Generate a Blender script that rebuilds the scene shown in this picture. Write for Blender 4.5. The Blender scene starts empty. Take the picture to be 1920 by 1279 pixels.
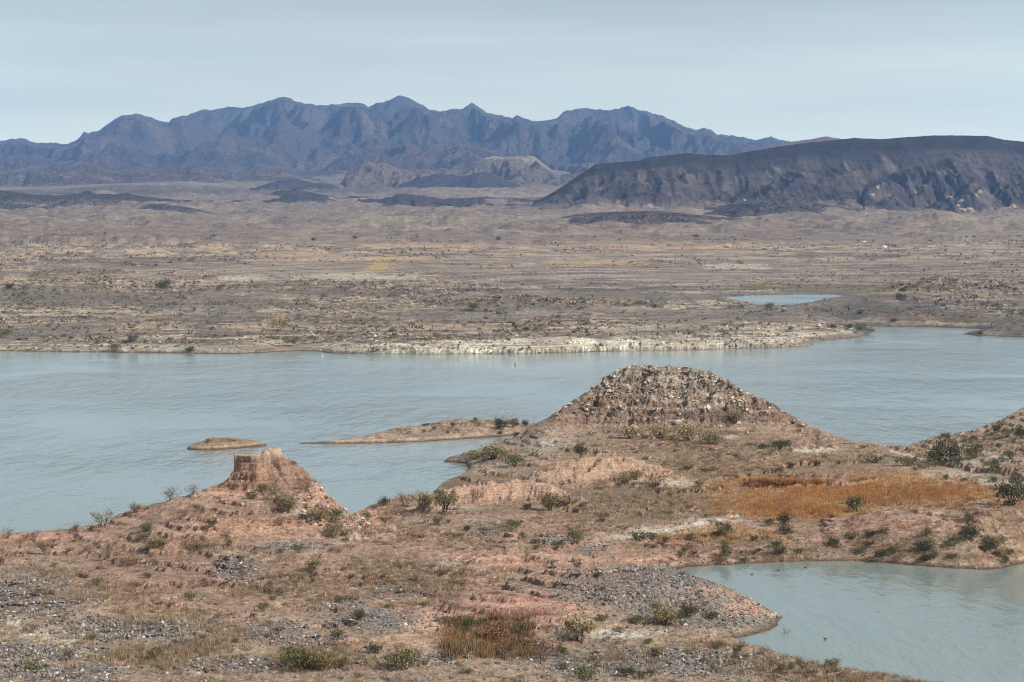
import bpy, math, random
import numpy as np
from mathutils import Vector, Matrix

# ------------------------------------------------------------------ camera, sky, sun, exposure
R = math.radians
scene = bpy.context.scene
CAMZ = 60.0
FPX = 4330.0
PITCH = math.atan(219.5 / FPX)
CP, SP = math.cos(PITCH), math.sin(PITCH)
cam_d = bpy.data.cameras.new('camera')
cam = bpy.data.objects.new('camera', cam_d)
scene.collection.objects.link(cam)
cam_d.sensor_width = 36.0
cam_d.lens = 36.0 * FPX / 1920.0
cam_d.clip_start = 1.0
cam_d.clip_end = 90000.0
cam.location = (0, 0, CAMZ)
cam.rotation_euler = (R(90) - PITCH, 0, 0)
scene.camera = cam

SUN_ELEV, SUN_AZ = R(36), R(120)          # azimuth clockwise from +Y
sun_d = bpy.data.lights.new('sun', 'SUN')
sun_d.energy = 5.0   # bright but veiled sun, high on the right behind the viewpoint
sun_d.angle = R(2.5)
sun_d.color = (1.0, 0.95, 0.87)
sun = bpy.data.objects.new('sun', sun_d)
scene.collection.objects.link(sun)
sdir = Vector((math.cos(SUN_ELEV) * math.sin(SUN_AZ), math.cos(SUN_ELEV) * math.cos(SUN_AZ), math.sin(SUN_ELEV)))
sun.rotation_euler = sdir.to_track_quat('Z', 'Y').to_euler()

world = bpy.data.worlds.new('World')
scene.world = world
world.use_nodes = True
wn, wl = world.node_tree.nodes, world.node_tree.links
wn.clear()
out = wn.new('ShaderNodeOutputWorld')
bg = wn.new('ShaderNodeBackground')
sky = wn.new('ShaderNodeTexSky')
sky.sky_type = 'NISHITA'
sky.sun_disc = False
sky.sun_elevation = SUN_ELEV
sky.sun_rotation = SUN_AZ
sky.dust_density = 2.0
tc = wn.new('ShaderNodeTexCoord')
sx = wn.new('ShaderNodeSeparateXYZ')
wl.new(tc.outputs['Generated'], sx.inputs[0])
ramp = wn.new('ShaderNodeValToRGB')
def lin(c):
    return tuple(((v / 255.0) / 12.92 if v <= 10 else (((v / 255.0) + 0.055) / 1.055) ** 2.4) for v in c)
els = ramp.color_ramp.elements  # pale overcast, brightest low down
stops = [(0.0, (238, 242, 218)), (0.03, (236, 240, 216)), (0.05, (214, 219, 196)), (0.075, (179, 185, 173)),
         (0.10, (153, 159, 151)), (0.3, (132, 139, 139)), (1.0, (66, 72, 80))]
while len(els) < len(stops):
    els.new(0.5)
for e, (p, c) in zip(els, stops):
    e.position = p
    e.color = lin(c) + (1,)
# thin high cloud streaks wander the elevation a little
mp = wn.new('ShaderNodeMapping'); mp.inputs['Scale'].default_value = (2.2, 2.2, 26)
nz = wn.new('ShaderNodeTexNoise'); nz.inputs['Scale'].default_value = 1.6; nz.inputs['Detail'].default_value = 5
wl.new(tc.outputs['Generated'], mp.inputs[0]); wl.new(mp.outputs[0], nz.inputs['Vector'])
ma = wn.new('ShaderNodeMath'); ma.operation = 'MULTIPLY_ADD'; ma.inputs[1].default_value = 0.045; ma.inputs[2].default_value = -0.0225
wl.new(nz.outputs['Fac'], ma.inputs[0])
ad = wn.new('ShaderNodeMath'); ad.operation = 'ADD'
wl.new(sx.outputs['Z'], ad.inputs[0]); wl.new(ma.outputs[0], ad.inputs[1]); wl.new(ad.outputs[0], ramp.inputs[0])
skm = wn.new('ShaderNodeVectorMath'); skm.operation = 'SCALE'; skm.inputs['Scale'].default_value = 0.06
wl.new(sky.outputs[0], skm.inputs[0])
mx = wn.new('ShaderNodeMix'); mx.data_type = 'RGBA'; mx.inputs[0].default_value = 0.88   # veil of high cloud over the blue
wl.new(skm.outputs[0], mx.inputs[6]); wl.new(ramp.outputs[0], mx.inputs[7])
wl.new(mx.outputs[2], bg.inputs['Color'])
bg.inputs['Strength'].default_value = 2.0
wl.new(bg.outputs[0], out.inputs['Surface'])

scene.view_settings.view_transform = 'Standard'
scene.view_settings.look = 'None'
scene.view_settings.exposure = 0.0
scene.view_settings.gamma = 1.0
scene.cycles.volume_bounces = 1
scene.cycles.filter_width = 1.0
scene.cycles.max_bounces = 5
scene.cycles.diffuse_bounces = 2
scene.cycles.glossy_bounces = 2

# ------------------------------------------------------------------ helpers
random.seed(4)
rng = np.random.default_rng(11)

def project(x, y, z):
    d = y * CP - (z - CAMZ) * SP
    v = y * SP + (z - CAMZ) * CP
    return 960 + FPX * x / d, 639.5 - FPX * v / d

def at_z(px, py, z=0.0):
    r = (np.asarray(px, float) - 960) / FPX; u = (639.5 - np.asarray(py, float)) / FPX
    t = (z - CAMZ) / (-SP + u * CP)
    return r * t, t * (CP + u * SP)

def at_y(px, py, Y):
    r = (np.asarray(px, float) - 960) / FPX; u = (639.5 - np.asarray(py, float)) / FPX
    t = Y / (CP + u * SP)
    return r * t, CAMZ + t * (-SP + u * CP)

_perm = rng.permutation(4096).astype(np.int64)
_ang = rng.random(4096) * 2 * np.pi
_gx, _gy = np.cos(_ang).astype(np.float32), np.sin(_ang).astype(np.float32)

def perlin(x, y, seed=0):
    x0 = np.floor(x).astype(np.int64); y0 = np.floor(y).astype(np.int64)
    fx = (x - x0).astype(np.float32); fy = (y - y0).astype(np.float32)
    u = fx * fx * fx * (fx * (fx * 6 - 15) + 10); v = fy * fy * fy * (fy * (fy * 6 - 15) + 10)
    def g(ix, iy, dx, dy):
        h = _perm[(_perm[(ix + seed * 131) & 4095] + iy) & 4095]
        return _gx[h] * dx + _gy[h] * dy
    a = g(x0, y0, fx, fy); b = g(x0 + 1, y0, fx - 1, fy)
    c = g(x0, y0 + 1, fx, fy - 1); d = g(x0 + 1, y0 + 1, fx - 1, fy - 1)
    return ((a + (b - a) * u) * (1 - v) + (c + (d - c) * u) * v) * 1.5

def fbm(x, y, wl_, octs=4, seed=0, gain=0.5):
    s = 0; a = 1.0; f = 1.0 / wl_
    for i in range(octs):
        s = s + a * perlin(x * f + 17.3 * i, y * f - 9.1 * i, seed + i)
        a *= gain; f *= 2.03
    return s

def ridged(x, y, wl_, octs=4, seed=0, gain=0.5):
    s = 0; a = 1.0; f = 1.0 / wl_
    for i in range(octs):
        s = s + a * (1 - 2 * np.abs(perlin(x * f + 7.7 * i, y * f + 3.1 * i, seed + i)))
        a *= gain; f *= 2.05
    return s

def sstep(a, b, x):
    t = np.clip((x - a) / (b - a), 0, 1)
    return t * t * (3 - 2 * t)

def smax(a, b, k):
    h = np.clip(0.5 + 0.5 * (a - b) / k, 0, 1)
    return b + (a - b) * h + k * h * (1 - h)

def smin(a, b, k):
    return -smax(-a, -b, k)

def poly_sd(x, y, P):
    """signed distance to a closed polygon, positive inside"""
    P = np.asarray(P, float)
    best = np.full(x.shape, 1e18); inside = np.zeros(x.shape, bool)
    n = len(P)
    for i in range(n):
        ax, ay = P[i]; bx, by = P[(i + 1) % n]
        ex, ey = bx - ax, by - ay
        wx, wy = x - ax, y - ay
        t = np.clip((wx * ex + wy * ey) / (ex * ex + ey * ey + 1e-12), 0, 1)
        dx, dy = wx - ex * t, wy - ey * t
        best = np.minimum(best, dx * dx + dy * dy)
        if ay != by:
            c = ((ay > y) != (by > y)) & (x < (bx - ax) * (y - ay) / (by - ay) + ax)
            inside ^= c
    d = np.sqrt(best)
    return np.where(inside, d, -d)

def shore(pts):
    X, Y = at_z([p[0] for p in pts], [p[1] for p in pts])
    return list(zip(X, Y))

def ridge_h(x, y, pts, sf, sb, rnd, sl=None):
    """height of a ridge whose crest runs through pts = (px, py, Y); sf / sb slopes in front / behind"""
    best = np.full(x.shape, -1e9)
    W = []
    for px, py, Y in pts:
        X, Z = at_y(px, py, Y); W.append((float(X), float(Y), float(Z)))
    for i in range(len(W) - 1):
        ax, ay, az = W[i]; bx, by, bz = W[i + 1]
        ex, ey = bx - ax, by - ay
        t = np.clip(((x - ax) * ex + (y - ay) * ey) / (ex * ex + ey * ey), 0, 1)
        dx, dy = x - (ax + ex * t), y - (ay + ey * t)
        d = np.sqrt(dx * dx + dy * dy)
        w = 0.5 + 0.5 * np.clip(dy / (d + 1e-6), -1, 1)
        s = sf + (sb - sf) * w
        h = az + (bz - az) * t - s * (np.sqrt(d * d + rnd * rnd) - rnd)
        best = np.maximum(best, h)
    return best

def rbf_fit(pts, sc, c):
    X = np.array([[p[0] * sc[0], p[1] * sc[1]] for p in pts]); z = np.array([p[2] for p in pts])
    D = np.sqrt(((X[:, None] - X[None]) ** 2).sum(-1) + c * c)
    n = len(X)
    A = np.zeros((n + 1, n + 1)); A[:n, :n] = D + 0.02 * c * np.eye(n) * -1; A[:n, n] = 1; A[n, :n] = 1
    w = np.linalg.solve(A, np.append(z, 0))
    def f(x, y):
        o = np.full(x.shape, w[n])
        for i in range(n):
            o += w[i] * np.sqrt((x * sc[0] - X[i, 0]) ** 2 + (y * sc[1] - X[i, 1]) ** 2 + c * c)
        return o
    return f

def upsample_eval(f, X, Y, k):
    """evaluate f on every k-th row / column of the grid and interpolate"""
    ri = np.unique(np.append(np.arange(0, X.shape[0], k), X.shape[0] - 1))
    ci = np.unique(np.append(np.arange(0, X.shape[1], k), X.shape[1] - 1))
    S = f(X[np.ix_(ri, ci)], Y[np.ix_(ri, ci)])
    A = np.empty((len(ri), X.shape[1]))
    for i in range(len(ri)):
        A[i] = np.interp(np.arange(X.shape[1]), ci, S[i])
    r = np.arange(X.shape[0]); j = np.clip(np.searchsorted(ri, r, 'right') - 1, 0, len(ri) - 2)
    t = ((r - ri[j]) / (ri[j + 1] - ri[j]))[:, None]
    return A[j] * (1 - t) + A[j + 1] * t

def tag(o, label=None, cat=None, group=None, kind=None):
    if label: o['label'] = label
    if cat: o['category'] = cat
    if group: o['group'] = group
    if kind: o['kind'] = kind
    return o

def mesh_np(name, V, loops, fsize, mat, col=None, smooth=True, parent=None, link=True):
    """mesh from arrays: V (n,3), flat loop indices, verts per face (constant)"""
    me = bpy.data.meshes.new(name)
    nf = len(loops) // fsize
    me.vertices.add(len(V)); me.vertices.foreach_set('co', np.ascontiguousarray(V, np.float32).ravel())
    me.loops.add(len(loops)); me.loops.foreach_set('vertex_index', np.ascontiguousarray(loops, np.int32))
    me.polygons.add(nf)
    me.polygons.foreach_set('loop_start', np.arange(0, nf * fsize, fsize, dtype=np.int32))
    me.polygons.foreach_set('loop_total', np.full(nf, fsize, np.int32))
    me.polygons.foreach_set('use_smooth', np.full(nf, smooth, bool))
    me.update(calc_edges=True)
    if col is not None:
        at = me.color_attributes.new('Col', 'FLOAT_COLOR', 'POINT')
        c4 = np.ones((len(V), 4), np.float32); c4[:, :3] = col
        at.data.foreach_set('color', c4.ravel())
    if mat: me.materials.append(mat)
    o = bpy.data.objects.new(name, me)
    if link: scene.collection.objects.link(o)
    if parent: o.parent = parent
    return o

def grid_obj(name, X, Y, Z, col, mask, mat, smooth=True):
    """quads of the grid whose face mask is true"""
    nr, nc = X.shape
    idx = np.arange(nr * nc).reshape(nr, nc)
    q = np.stack([idx[:-1, :-1], idx[:-1, 1:], idx[1:, 1:], idx[1:, :-1]], -1)[mask]
    used = np.zeros(nr * nc, bool); used[q.ravel()] = True
    remap = np.cumsum(used) - 1
    V = np.stack([X.ravel()[used], Y.ravel()[used], Z.ravel()[used]], -1)
    return mesh_np(name, V, remap[q.ravel()], 4, mat, col.reshape(-1, 3)[used], smooth)

# ------------------------------------------------------------------ materials
def terrain_mat(name, scale, bump, var=0.35, strata=0.0, sfreq=2.0, rough=0.95, dist=0.1, speck=0.0):
    m = bpy.data.materials.new(name); m.use_nodes = True
    n, l = m.node_tree.nodes, m.node_tree.links
    b = n['Principled BSDF']; b.inputs['Roughness'].default_value = rough
    b.inputs['Specular IOR Level'].default_value = 0.15
    vc = n.new('ShaderNodeVertexColor'); vc.layer_name = 'Col'
    g = n.new('ShaderNodeNewGeometry')
    nt = n.new('ShaderNodeTexNoise'); nt.inputs['Scale'].default_value = scale; nt.inputs['Detail'].default_value = 6
    nt.inputs['Roughness'].default_value = 0.7
    l.new(g.outputs['Position'], nt.inputs['Vector'])
    mr = n.new('ShaderNodeMapRange'); mr.inputs[1].default_value = 0.3; mr.inputs[2].default_value = 0.7
    mr.inputs[3].default_value = 1 - var; mr.inputs[4].default_value = 1 + var
    l.new(nt.outputs['Fac'], mr.inputs[0])
    fac = mr.outputs[0]
    if strata > 0:
        mpn = n.new('ShaderNodeMapping'); mpn.inputs['Scale'].default_value = (0.03, 0.03, sfreq)
        l.new(g.outputs['Position'], mpn.inputs[0])
        n2 = n.new('ShaderNodeTexNoise'); n2.inputs['Scale'].default_value = 1.0; n2.inputs['Detail'].default_value = 4
        n2.inputs['Roughness'].default_value = 0.65
        l.new(mpn.outputs[0], n2.inputs['Vector'])
        m2 = n.new('ShaderNodeMapRange'); m2.inputs[1].default_value = 0.35; m2.inputs[2].default_value = 0.65
        m2.inputs[3].default_value = 1 - strata; m2.inputs[4].default_value = 1 + strata
        l.new(n2.outputs['Fac'], m2.inputs[0])
        mm = n.new('ShaderNodeMath'); mm.operation = 'MULTIPLY'
        l.new(fac, mm.inputs[0]); l.new(m2.outputs[0], mm.inputs[1]); fac = mm.outputs[0]
    if speck > 0:
        vo = n.new('ShaderNodeTexVoronoi'); vo.inputs['Scale'].default_value = scale * 2.2
        l.new(g.outputs['Position'], vo.inputs['Vector'])
        m3 = n.new('ShaderNodeMapRange'); m3.inputs[1].default_value = 0.0; m3.inputs[2].default_value = 1.0
        m3.inputs[3].default_value = 1 - speck; m3.inputs[4].default_value = 1 + speck
        sr = n.new('ShaderNodeSeparateColor'); l.new(vo.outputs['Color'], sr.inputs[0]); l.new(sr.outputs[0], m3.inputs[0])
        m4 = n.new('ShaderNodeMath'); m4.operation = 'MULTIPLY'
        l.new(fac, m4.inputs[0]); l.new(m3.outputs[0], m4.inputs[1]); fac = m4.outputs[0]
    sc_ = n.new('ShaderNodeVectorMath'); sc_.operation = 'SCALE'
    l.new(vc.outputs['Color'], sc_.inputs[0]); l.new(fac, sc_.inputs['Scale'])
    l.new(sc_.outputs[0], b.inputs['Base Color'])
    bp = n.new('ShaderNodeBump'); bp.inputs['Strength'].default_value = bump; bp.inputs['Distance'].default_value = dist
    l.new(fac, bp.inputs['Height']); l.new(bp.outputs[0], b.inputs['Normal'])
    return m

M_near = terrain_mat('dry_soil', 1.3, 1.0, 0.42, 0.16, 3.0, dist=0.45, speck=0.14)
M_rock = terrain_mat('broken_rock', 0.8, 1.0, 0.50, 0.25, 1.4, dist=0.9, speck=0.30)
M_far = terrain_mat('lakebed_terraces', 0.30, 0.9, 0.38, 0.22, 0.75, dist=1.6, speck=0.18)
M_hill = terrain_mat('desert_hills', 0.010, 1.0, 0.30, 0.16, 0.03, dist=60, speck=0.0)
M_plain = terrain_mat('stony_plain', 0.05, 0.9, 0.25, 0.12, 0.12, dist=4, speck=0.14)
M_mesa = terrain_mat('dark_basalt', 0.03, 0.7, 0.22, 0.22, 0.09, dist=6, speck=0.0)
M_veg = terrain_mat('dry_leaves', 3.0, 0.0, 0.25)
M_stone = terrain_mat('loose_stone', 2.5, 0.5, 0.2, dist=0.1)

def simple_mat(name, col, rough=0.6, nscale=6, var=0.15):
    m = bpy.data.materials.new(name); m.use_nodes = True
    n, l = m.node_tree.nodes, m.node_tree.links
    b = n['Principled BSDF']; b.inputs['Roughness'].default_value = rough
    nt = n.new('ShaderNodeTexNoise'); nt.inputs['Scale'].default_value = nscale; nt.inputs['Detail'].default_value = 4
    t = n.new('ShaderNodeTexCoord'); l.new(t.outputs['Object'], nt.inputs['Vector'])
    r = n.new('ShaderNodeValToRGB')
    r.color_ramp.elements[0].position = 0.3; r.color_ramp.elements[1].position = 0.7
    r.color_ramp.elements[0].color = tuple(c * (1 - var) for c in col) + (1,)
    r.color_ramp.elements[1].color = tuple(min(1, c * (1 + var)) for c in col) + (1,)
    l.new(nt.outputs['Fac'], r.inputs[0]); l.new(r.outputs[0], b.inputs['Base Color'])
    return m

# ------------------------------------------------------------------ near land
# columns fan out from the viewpoint, rows are finest where the cliffs stand
ang = (np.linspace(-330, 2250, 1230) - 960) / FPX
def rows_near():
    segs = [(186, 205, 1.2), (205, 260, 0.30), (260, 395, 0.36), (395, 425, 0.17), (425, 500, 0.45), (500, 600, 0.6), (600, 632, 0.5),
            (632, 660, 0.28), (660, 700, 0.8), (700, 770, 5)]
    r = [np.arange(a, b, s) for a, b, s in segs]
    return np.append(np.concatenate(r), 770.0)
yn = rows_near()
NX = yn[:, None] * ang[None, :] * 1.0075
NY = np.repeat(yn[:, None], len(ang), 1)

MAIN = shore([(-1500, 1016), (0, 1013), (300, 1010), (440, 1008), (560, 1006), (620, 990), (655, 968), (690, 951), (760, 946), (815, 943),
              (832, 930), (812, 922), (830, 908), (868, 890), (880, 878), (872, 869), (833, 866.5), (838, 860), (880, 851), (930, 841),
              (958, 829), (966, 817), (900, 821.5), (800, 828), (700, 831.5), (610, 832.5), (560, 831.5), (600, 829), (660, 824), (720, 812),
              (780, 803), (830, 798), (900, 796), (985, 796), (1100, 797), (1215, 794), (1400, 796), (1500, 811), (1560, 823),
              (1620, 834), (1690, 838.5), (1725, 837), (1760, 833), (1870, 822), (2000, 815), (2300, 808), (3000, 800), (3000, 2600), (-1500, 2600)])
ISLET = shore([(349, 843), (372, 844.5), (405, 844), (450, 841), (480, 838), (500, 835), (480, 832), (420, 830.5), (375, 834), (355, 839)])
POND = shore([(1255, 1071), (1290, 1064), (1340, 1060), (1420, 1056), (1500, 1053), (1600, 1051.5), (1660, 1056), (1720, 1061), (1790, 1066), (1850, 1068.5),
              (1885, 1066), (1905, 1059), (1940, 1054), (2100, 1060), (2500, 1100), (2600, 1420), (1950, 1330), (1780, 1296), (1700, 1279), (1620, 1268),
              (1560, 1258), (1500, 1245), (1450, 1230), (1410, 1214), (1385, 1203), (1368, 1197), (1400, 1194), (1445, 1182), (1469, 1158),
              (1440, 1143), (1390, 1117), (1330, 1088), (1280, 1077)])

ctrl = []
for px, py, z in [
    (-300, 1279, 17), (0, 1279, 16), (300, 1279, 13.5), (600, 1279, 11), (960, 1279, 9.0), (1200, 1279, 6.5), (1400, 1279, 4), (1600, 1290, 2),
    (-300, 1200, 16), (0, 1200, 14.5), (300, 1200, 11), (600, 1200, 8.8), (850, 1200, 6.5), (960, 1215, 5.0), (1060, 1215, 5.2), (1200, 1210, 5.4), (1330, 1210, 3.2),
    (-300, 1130, 13.5), (100, 1150, 12), (300, 1130, 8.2), (500, 1130, 6.8), (700, 1130, 6.6), (850, 1150, 5.8), (960, 1170, 5.0), (1150, 1170, 4.0), (1300, 1185, 2.2),
    (-300, 1060, 4.5), (100, 1065, 4.5), (230, 1075, 4.8), (400, 1075, 5.0), (550, 1075, 5.2), (700, 1070, 5.8), (850, 1080, 5.6), (1000, 1090, 5.4), (1100, 1085, 6.0),
    (100, 1035, 4.9), (250, 1040, 6.0), (400, 1035, 6.8), (500, 1035, 6.8), (620, 1035, 6.2), (760, 1035, 6.0),
    (0, 1015, 5.6), (120, 1008, 5.8), (250, 1000, 7.8), (380, 1000, 8.8), (480, 995, 8.8), (620, 1000, 7.4), (780, 1000, 5.2), (900, 1000, 5.2), (1100, 1010, 4.6), (1200, 1010, 3.0), (1230, 1045, 1.5),
    (300, 965, 9.8), (400, 950, 11.6), (480, 950, 11.8), (580, 950, 11.0), (650, 975, 7.4), (720, 965, 3.4), (800, 962, 3.2), (880, 955, 4.2), (980, 960, 4.8), (1080, 965, 4.0), (1180, 955, 3.0),
    (1300, 1030, 2.0), (1450, 1035, 1.6), (1600, 1030, 2.2), (1750, 1030, 3.0), (1900, 1030, 3.5), (1350, 990, 2.6), (1500, 990, 3.4), (1700, 985, 5.2), (1900, 970, 7.5), (2200, 960, 10),
    (1300, 950, 2.2), (1450, 960, 1.9), (1600, 950, 1.9), (1700, 940, 1.9), (1820, 925, 2.2), (1920, 915, 4.5),
    (1250, 915, 2.6), (1400, 910, 2.0), (1550, 905, 1.8), (1700, 915, 1.7), (2200, 880, 9),
    (880, 905, 2.5), (960, 890, 3.4), (1000, 870, 3.5), (920, 872, 2.2), (1250, 880, 3.0), (1400, 870, 4.0), (1550, 865, 3.2), (1650, 870, 1.8), (1850, 870, 4.2), (2000, 850, 7),
    (980, 840, 3.0), (1050, 830, 4.6), (1200, 825, 5.2), (1350, 830, 5.0), (1500, 830, 3.8), (1620, 845, 1.9), (1700, 850, 1.3), (1800, 845, 4.0), (1900, 830, 6.5),
    (700, 822, 1.0), (850, 810, 2.0), (940, 805, 2.2)]:
    X, Y = at_z(px, py, z); ctrl.append((float(X), float(Y), z))
ctrl += [(-40, 190, 20), (0, 190, 17), (40, 190, 10), (70, 190, 6), (-60, 720, 2), (60, 720, 2), (150, 720, 5)]
fn = rbf_fit(ctrl, (1.0, 0.55), 6.0)

def near_height(X, Y):
    base = upsample_eval(fn, X, Y, 6)
    w1 = fbm(X, Y, 9, 3, 1); w2 = fbm(X, Y, 9, 3, 5)
    wx, wy = X + 1.1 * w1, Y + 1.6 * w2
    g1 = ridged(X, Y, 7, 4, 20)
    rough = fbm(X, Y, 26, 4, 8) * 0.75 + (g1 - 0.5) * 0.38
    h = base + rough
    def add(pts, sf, sb, rnd, k=0.7, amp=0.0):
        nonlocal h
        xs = [float(at_y(p[0], p[1], p[2])[0]) for p in pts]; ys = [p[2] for p in pts]
        m = (X > min(xs) - 60) & (X < max(xs) + 60) & (Y > min(ys) - 70) & (Y < max(ys) + 60)
        f = ridge_h(wx[m], wy[m], pts, sf, sb, rnd)
        if amp: f = f + 2.0 * amp * (g1[m] - 0.4)
        h[m] = smax(h[m], f, k)
    # the butte's ridge and shoulders
    add([(-400, 1044, 400), (-100, 1012, 401), (0, 1004, 402), (120, 993, 403), (210, 981, 405), (245, 958, 405), (300, 942, 406), (350, 929, 407), (400, 911, 408), (425, 903, 409)], 0.26, 0.8, 1.5, 0.5, 0.10)
    add([(425, 905, 410), (480, 897, 411), (530, 880, 411), (552, 868, 412), (585, 897, 413), (612, 928, 415), (640, 950, 418), (668, 968, 424)], 0.42, 1.1, 1.5, 0.5, 0.25)
    # rocky hill
    add([(975, 826, 606), (992, 806, 612), (1010, 794, 622), (1050, 770, 634), (1100, 738, 645), (1130, 719, 650), (1150, 702, 652), (1180, 694, 653), (1220, 689, 653), (1330, 698, 652), (1352, 711, 650),
         (1380, 730, 648), (1420, 749, 645), (1470, 777, 640), (1510, 797, 635), (1560, 819, 628), (1610, 835, 622), (1660, 842, 618)], 0.60, 0.75, 2.5, 0.8, 0.35)
    # spit and islet
    add([(560, 833, 640), (620, 826, 642), (680, 817, 648), (730, 806, 654), (760, 800, 657), (800, 797, 660), (832, 791, 664), (870, 787, 668), (940, 788, 670), (990, 796, 672)], 0.24, 0.22, 3, 0.4, 0.15)
    add([(365, 836, 621), (385, 826, 622), (410, 820, 623), (440, 823, 623), (470, 831, 624), (498, 837, 624)], 0.42, 0.4, 1.5, 0.3, 0.1)
    # pink mounds beyond the saddle
    add([(1038, 893, 498), (1050, 873, 503), (1080, 860, 506), (1130, 853, 508), (1170, 858, 508), (1210, 873, 506), (1240, 890, 504)], 0.62, 0.4, 3, 0.6, 0.3)
    add([(826, 930, 452), (845, 921, 455), (868, 911, 458), (905, 908, 461), (940, 904, 463), (985, 905, 463), (1030, 912, 460), (1062, 926, 456), (1090, 944, 450)], 0.85, 0.55, 1.2, 0.4, 0.35)
    add([(830, 916, 522), (870, 897, 524), (920, 884, 526), (980, 872, 530), (1010, 866, 534)], 0.14, 0.16, 3, 0.8, 0.1)
    add([(845, 864, 580), (900, 853, 584), (940, 838, 590), (975, 822, 600)], 0.16, 0.25, 2, 0.5, 0.2)
    # striped mound, gravel point, gravel mounds on the left
    add([(850, 1135, 318), (890, 1116, 317), (950, 1110, 317), (1000, 1116, 317), (1050, 1136, 316), (1105, 1160, 315)], 0.42, 0.35, 2.5, 0.5)
    add([(1060, 1052, 352), (1100, 1045, 349), (1150, 1048, 349), (1215, 1062, 350), (1290, 1083, 351), (1345, 1103, 353), (1400, 1126, 352), (1462, 1157, 351)], 0.17, 0.5, 2, 0.5, 0.12)
    add([(-300, 1060, 293), (-60, 1066, 293), (30, 1074, 292), (75, 1091, 290), (110, 1116, 286), (150, 1146, 280)], 0.34, 0.5, 2, 0.4, 0.08)
    add([(-300, 1200, 258), (0, 1186, 258), (60, 1158, 263), (170, 1138, 266), (235, 1144, 266), (300, 1164, 263), (370, 1190, 258)], 0.20, 0.4, 2, 0.5)
    add([(470, 1285, 236), (600, 1270, 238), (740, 1263, 240), (840, 1264, 240), (950, 1282, 236)], 0.35, 0.6, 3, 0.4)
    add([(1090, 1214, 292), (1180, 1201, 294), (1260, 1199, 297), (1320, 1207, 299), (1400, 1236, 298)], 0.20, 0.4, 3, 0.4)
    add([(560, 1240, 250), (650, 1194, 258), (720, 1186, 261), (790, 1194, 261), (850, 1220, 258)], 0.20, 0.35, 3, 0.4)
    add([(840, 1066, 350), (900, 1048, 354), (960, 1040, 356), (1030, 1038, 356), (1090, 1044, 353)], 0.36, 0.3, 2, 0.5, 0.05)
    # right-hand land
    add([(1650, 846, 600), (1700, 838, 602), (1725, 826, 604), (1755, 817, 606), (1800, 813, 607), (1850, 799, 608), (1880, 791, 609), (1900, 777, 610), (1930, 762, 612), (2000, 740, 614), (2300, 700, 620)], 0.20, 0.6, 2, 0.5, 0.3)
    add([(1705, 912, 506), (1740, 896, 512), (1775, 889, 516), (1850, 884, 520), (1930, 874, 524), (2200, 860, 530)], 0.18, 0.14, 2.5, 0.4, 0.1)
    add([(1655, 845, 588), (1690, 852, 576), (1720, 861, 562), (1750, 874, 548)], 0.30, 0.25, 1, 0.3)
    add([(1440, 905, 506), (1480, 888, 510), (1540, 880, 513), (1600, 889, 510), (1640, 905, 504)], 0.16, 0.2, 3, 0.4)
    add([(1500, 1000, 428), (1600, 1004, 426), (1720, 1008, 424), (1790, 1018, 420), (1830, 1034, 415), (1880, 1065, 403)], 0.28, 0.1, 2, 0.4, 0.1)
    add([(1560, 980, 440), (1700, 962, 446), (1850, 950, 446), (1950, 915, 450), (2200, 880, 455)], 0.14, 0.2, 3, 0.6)
    # fine relief and wave-cut benches
    sc = fbm(X, Y, 1.7, 3, 30)
    h = h + 0.10 * sc + 0.10 * ridged(X, Y, 2.4, 3, 33) * sstep(0.0, 0.5, fbm(X, Y, 15, 2, 34)) + 0.03 * perlin(X * 2.1, Y * 2.1, 44)
    q = h / 0.95 + 0.35 * fbm(X, Y, 30, 3, 60); f1 = q - np.floor(q)
    ter = (np.floor(q) + 0.25 * f1 + 0.75 * sstep(0.86, 0.985, f1) - q) * 0.95
    tm = sstep(-0.35, 0.15, fbm(X, Y, 40, 3, 70) + 0.15)
    h = h + 0.95 * tm * ter
    q = h / 0.34 + 0.3 * fbm(X, Y, 12, 2, 61); f2 = q - np.floor(q)
    h = h + 0.75 * (np.floor(q) + sstep(0.7, 0.95, f2) - q) * 0.34 * sstep(-0.2, 0.3, fbm(X, Y, 33, 2, 71))
    global BENCH
    BENCH = (f1, tm)
    # the butte's cap: a steep-sided block of layered soil under a pale caprock
    m = (Y > 385) & (Y < 440) & (X > -75) & (X < -20)
    x, y = wx[m] * 0.35 + X[m] * 0.65, wy[m] * 0.35 + Y[m] * 0.65
    topz = 19.25 + 0.075 * (X[m] + 45)
    cx0, _ = at_y(436, 845, 411); cx1, _ = at_y(522, 845, 411)
    P = [(cx0, 409.0), (cx0 + 2.6, 406.8), (cx0 + 5.8, 406.3), (cx1 - 1.2, 407.0), (cx1, 409.0), (cx1 - 0.2, 413.0), (cx0 + 5, 414.5), (cx0 + 0.6, 413)]
    sd = -poly_sd(x, y, P)
    lo_, hi_ = fbm(X[m], Y[m], 4.2, 2, 90), fbm(X[m], Y[m], 1.3, 3, 93, 0.6)
    cre = 0.5 + 0.6 * hi_
    gul = 0.75 * np.exp(-((x - (cx1 - 1.3 + 0.75 * (408 - y))) / 0.38) ** 2) * sstep(410, 407.5, y)
    d = np.maximum(sd + 0.55 * lo_ + 0.30 * hi_ + 1.1 * gul, 0)
    right = sstep(cx1 - 1.5, cx1 + 1.0, x)
    front = sstep(409.5, 406.5, y)
    drop_l = 3.3 * sstep(0.0, 0.5, d) + 1.6 * sstep(0.9, 1.2, d + 0.3 * lo_) + 1.0 * np.maximum(d - 1.3, 0)
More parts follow.
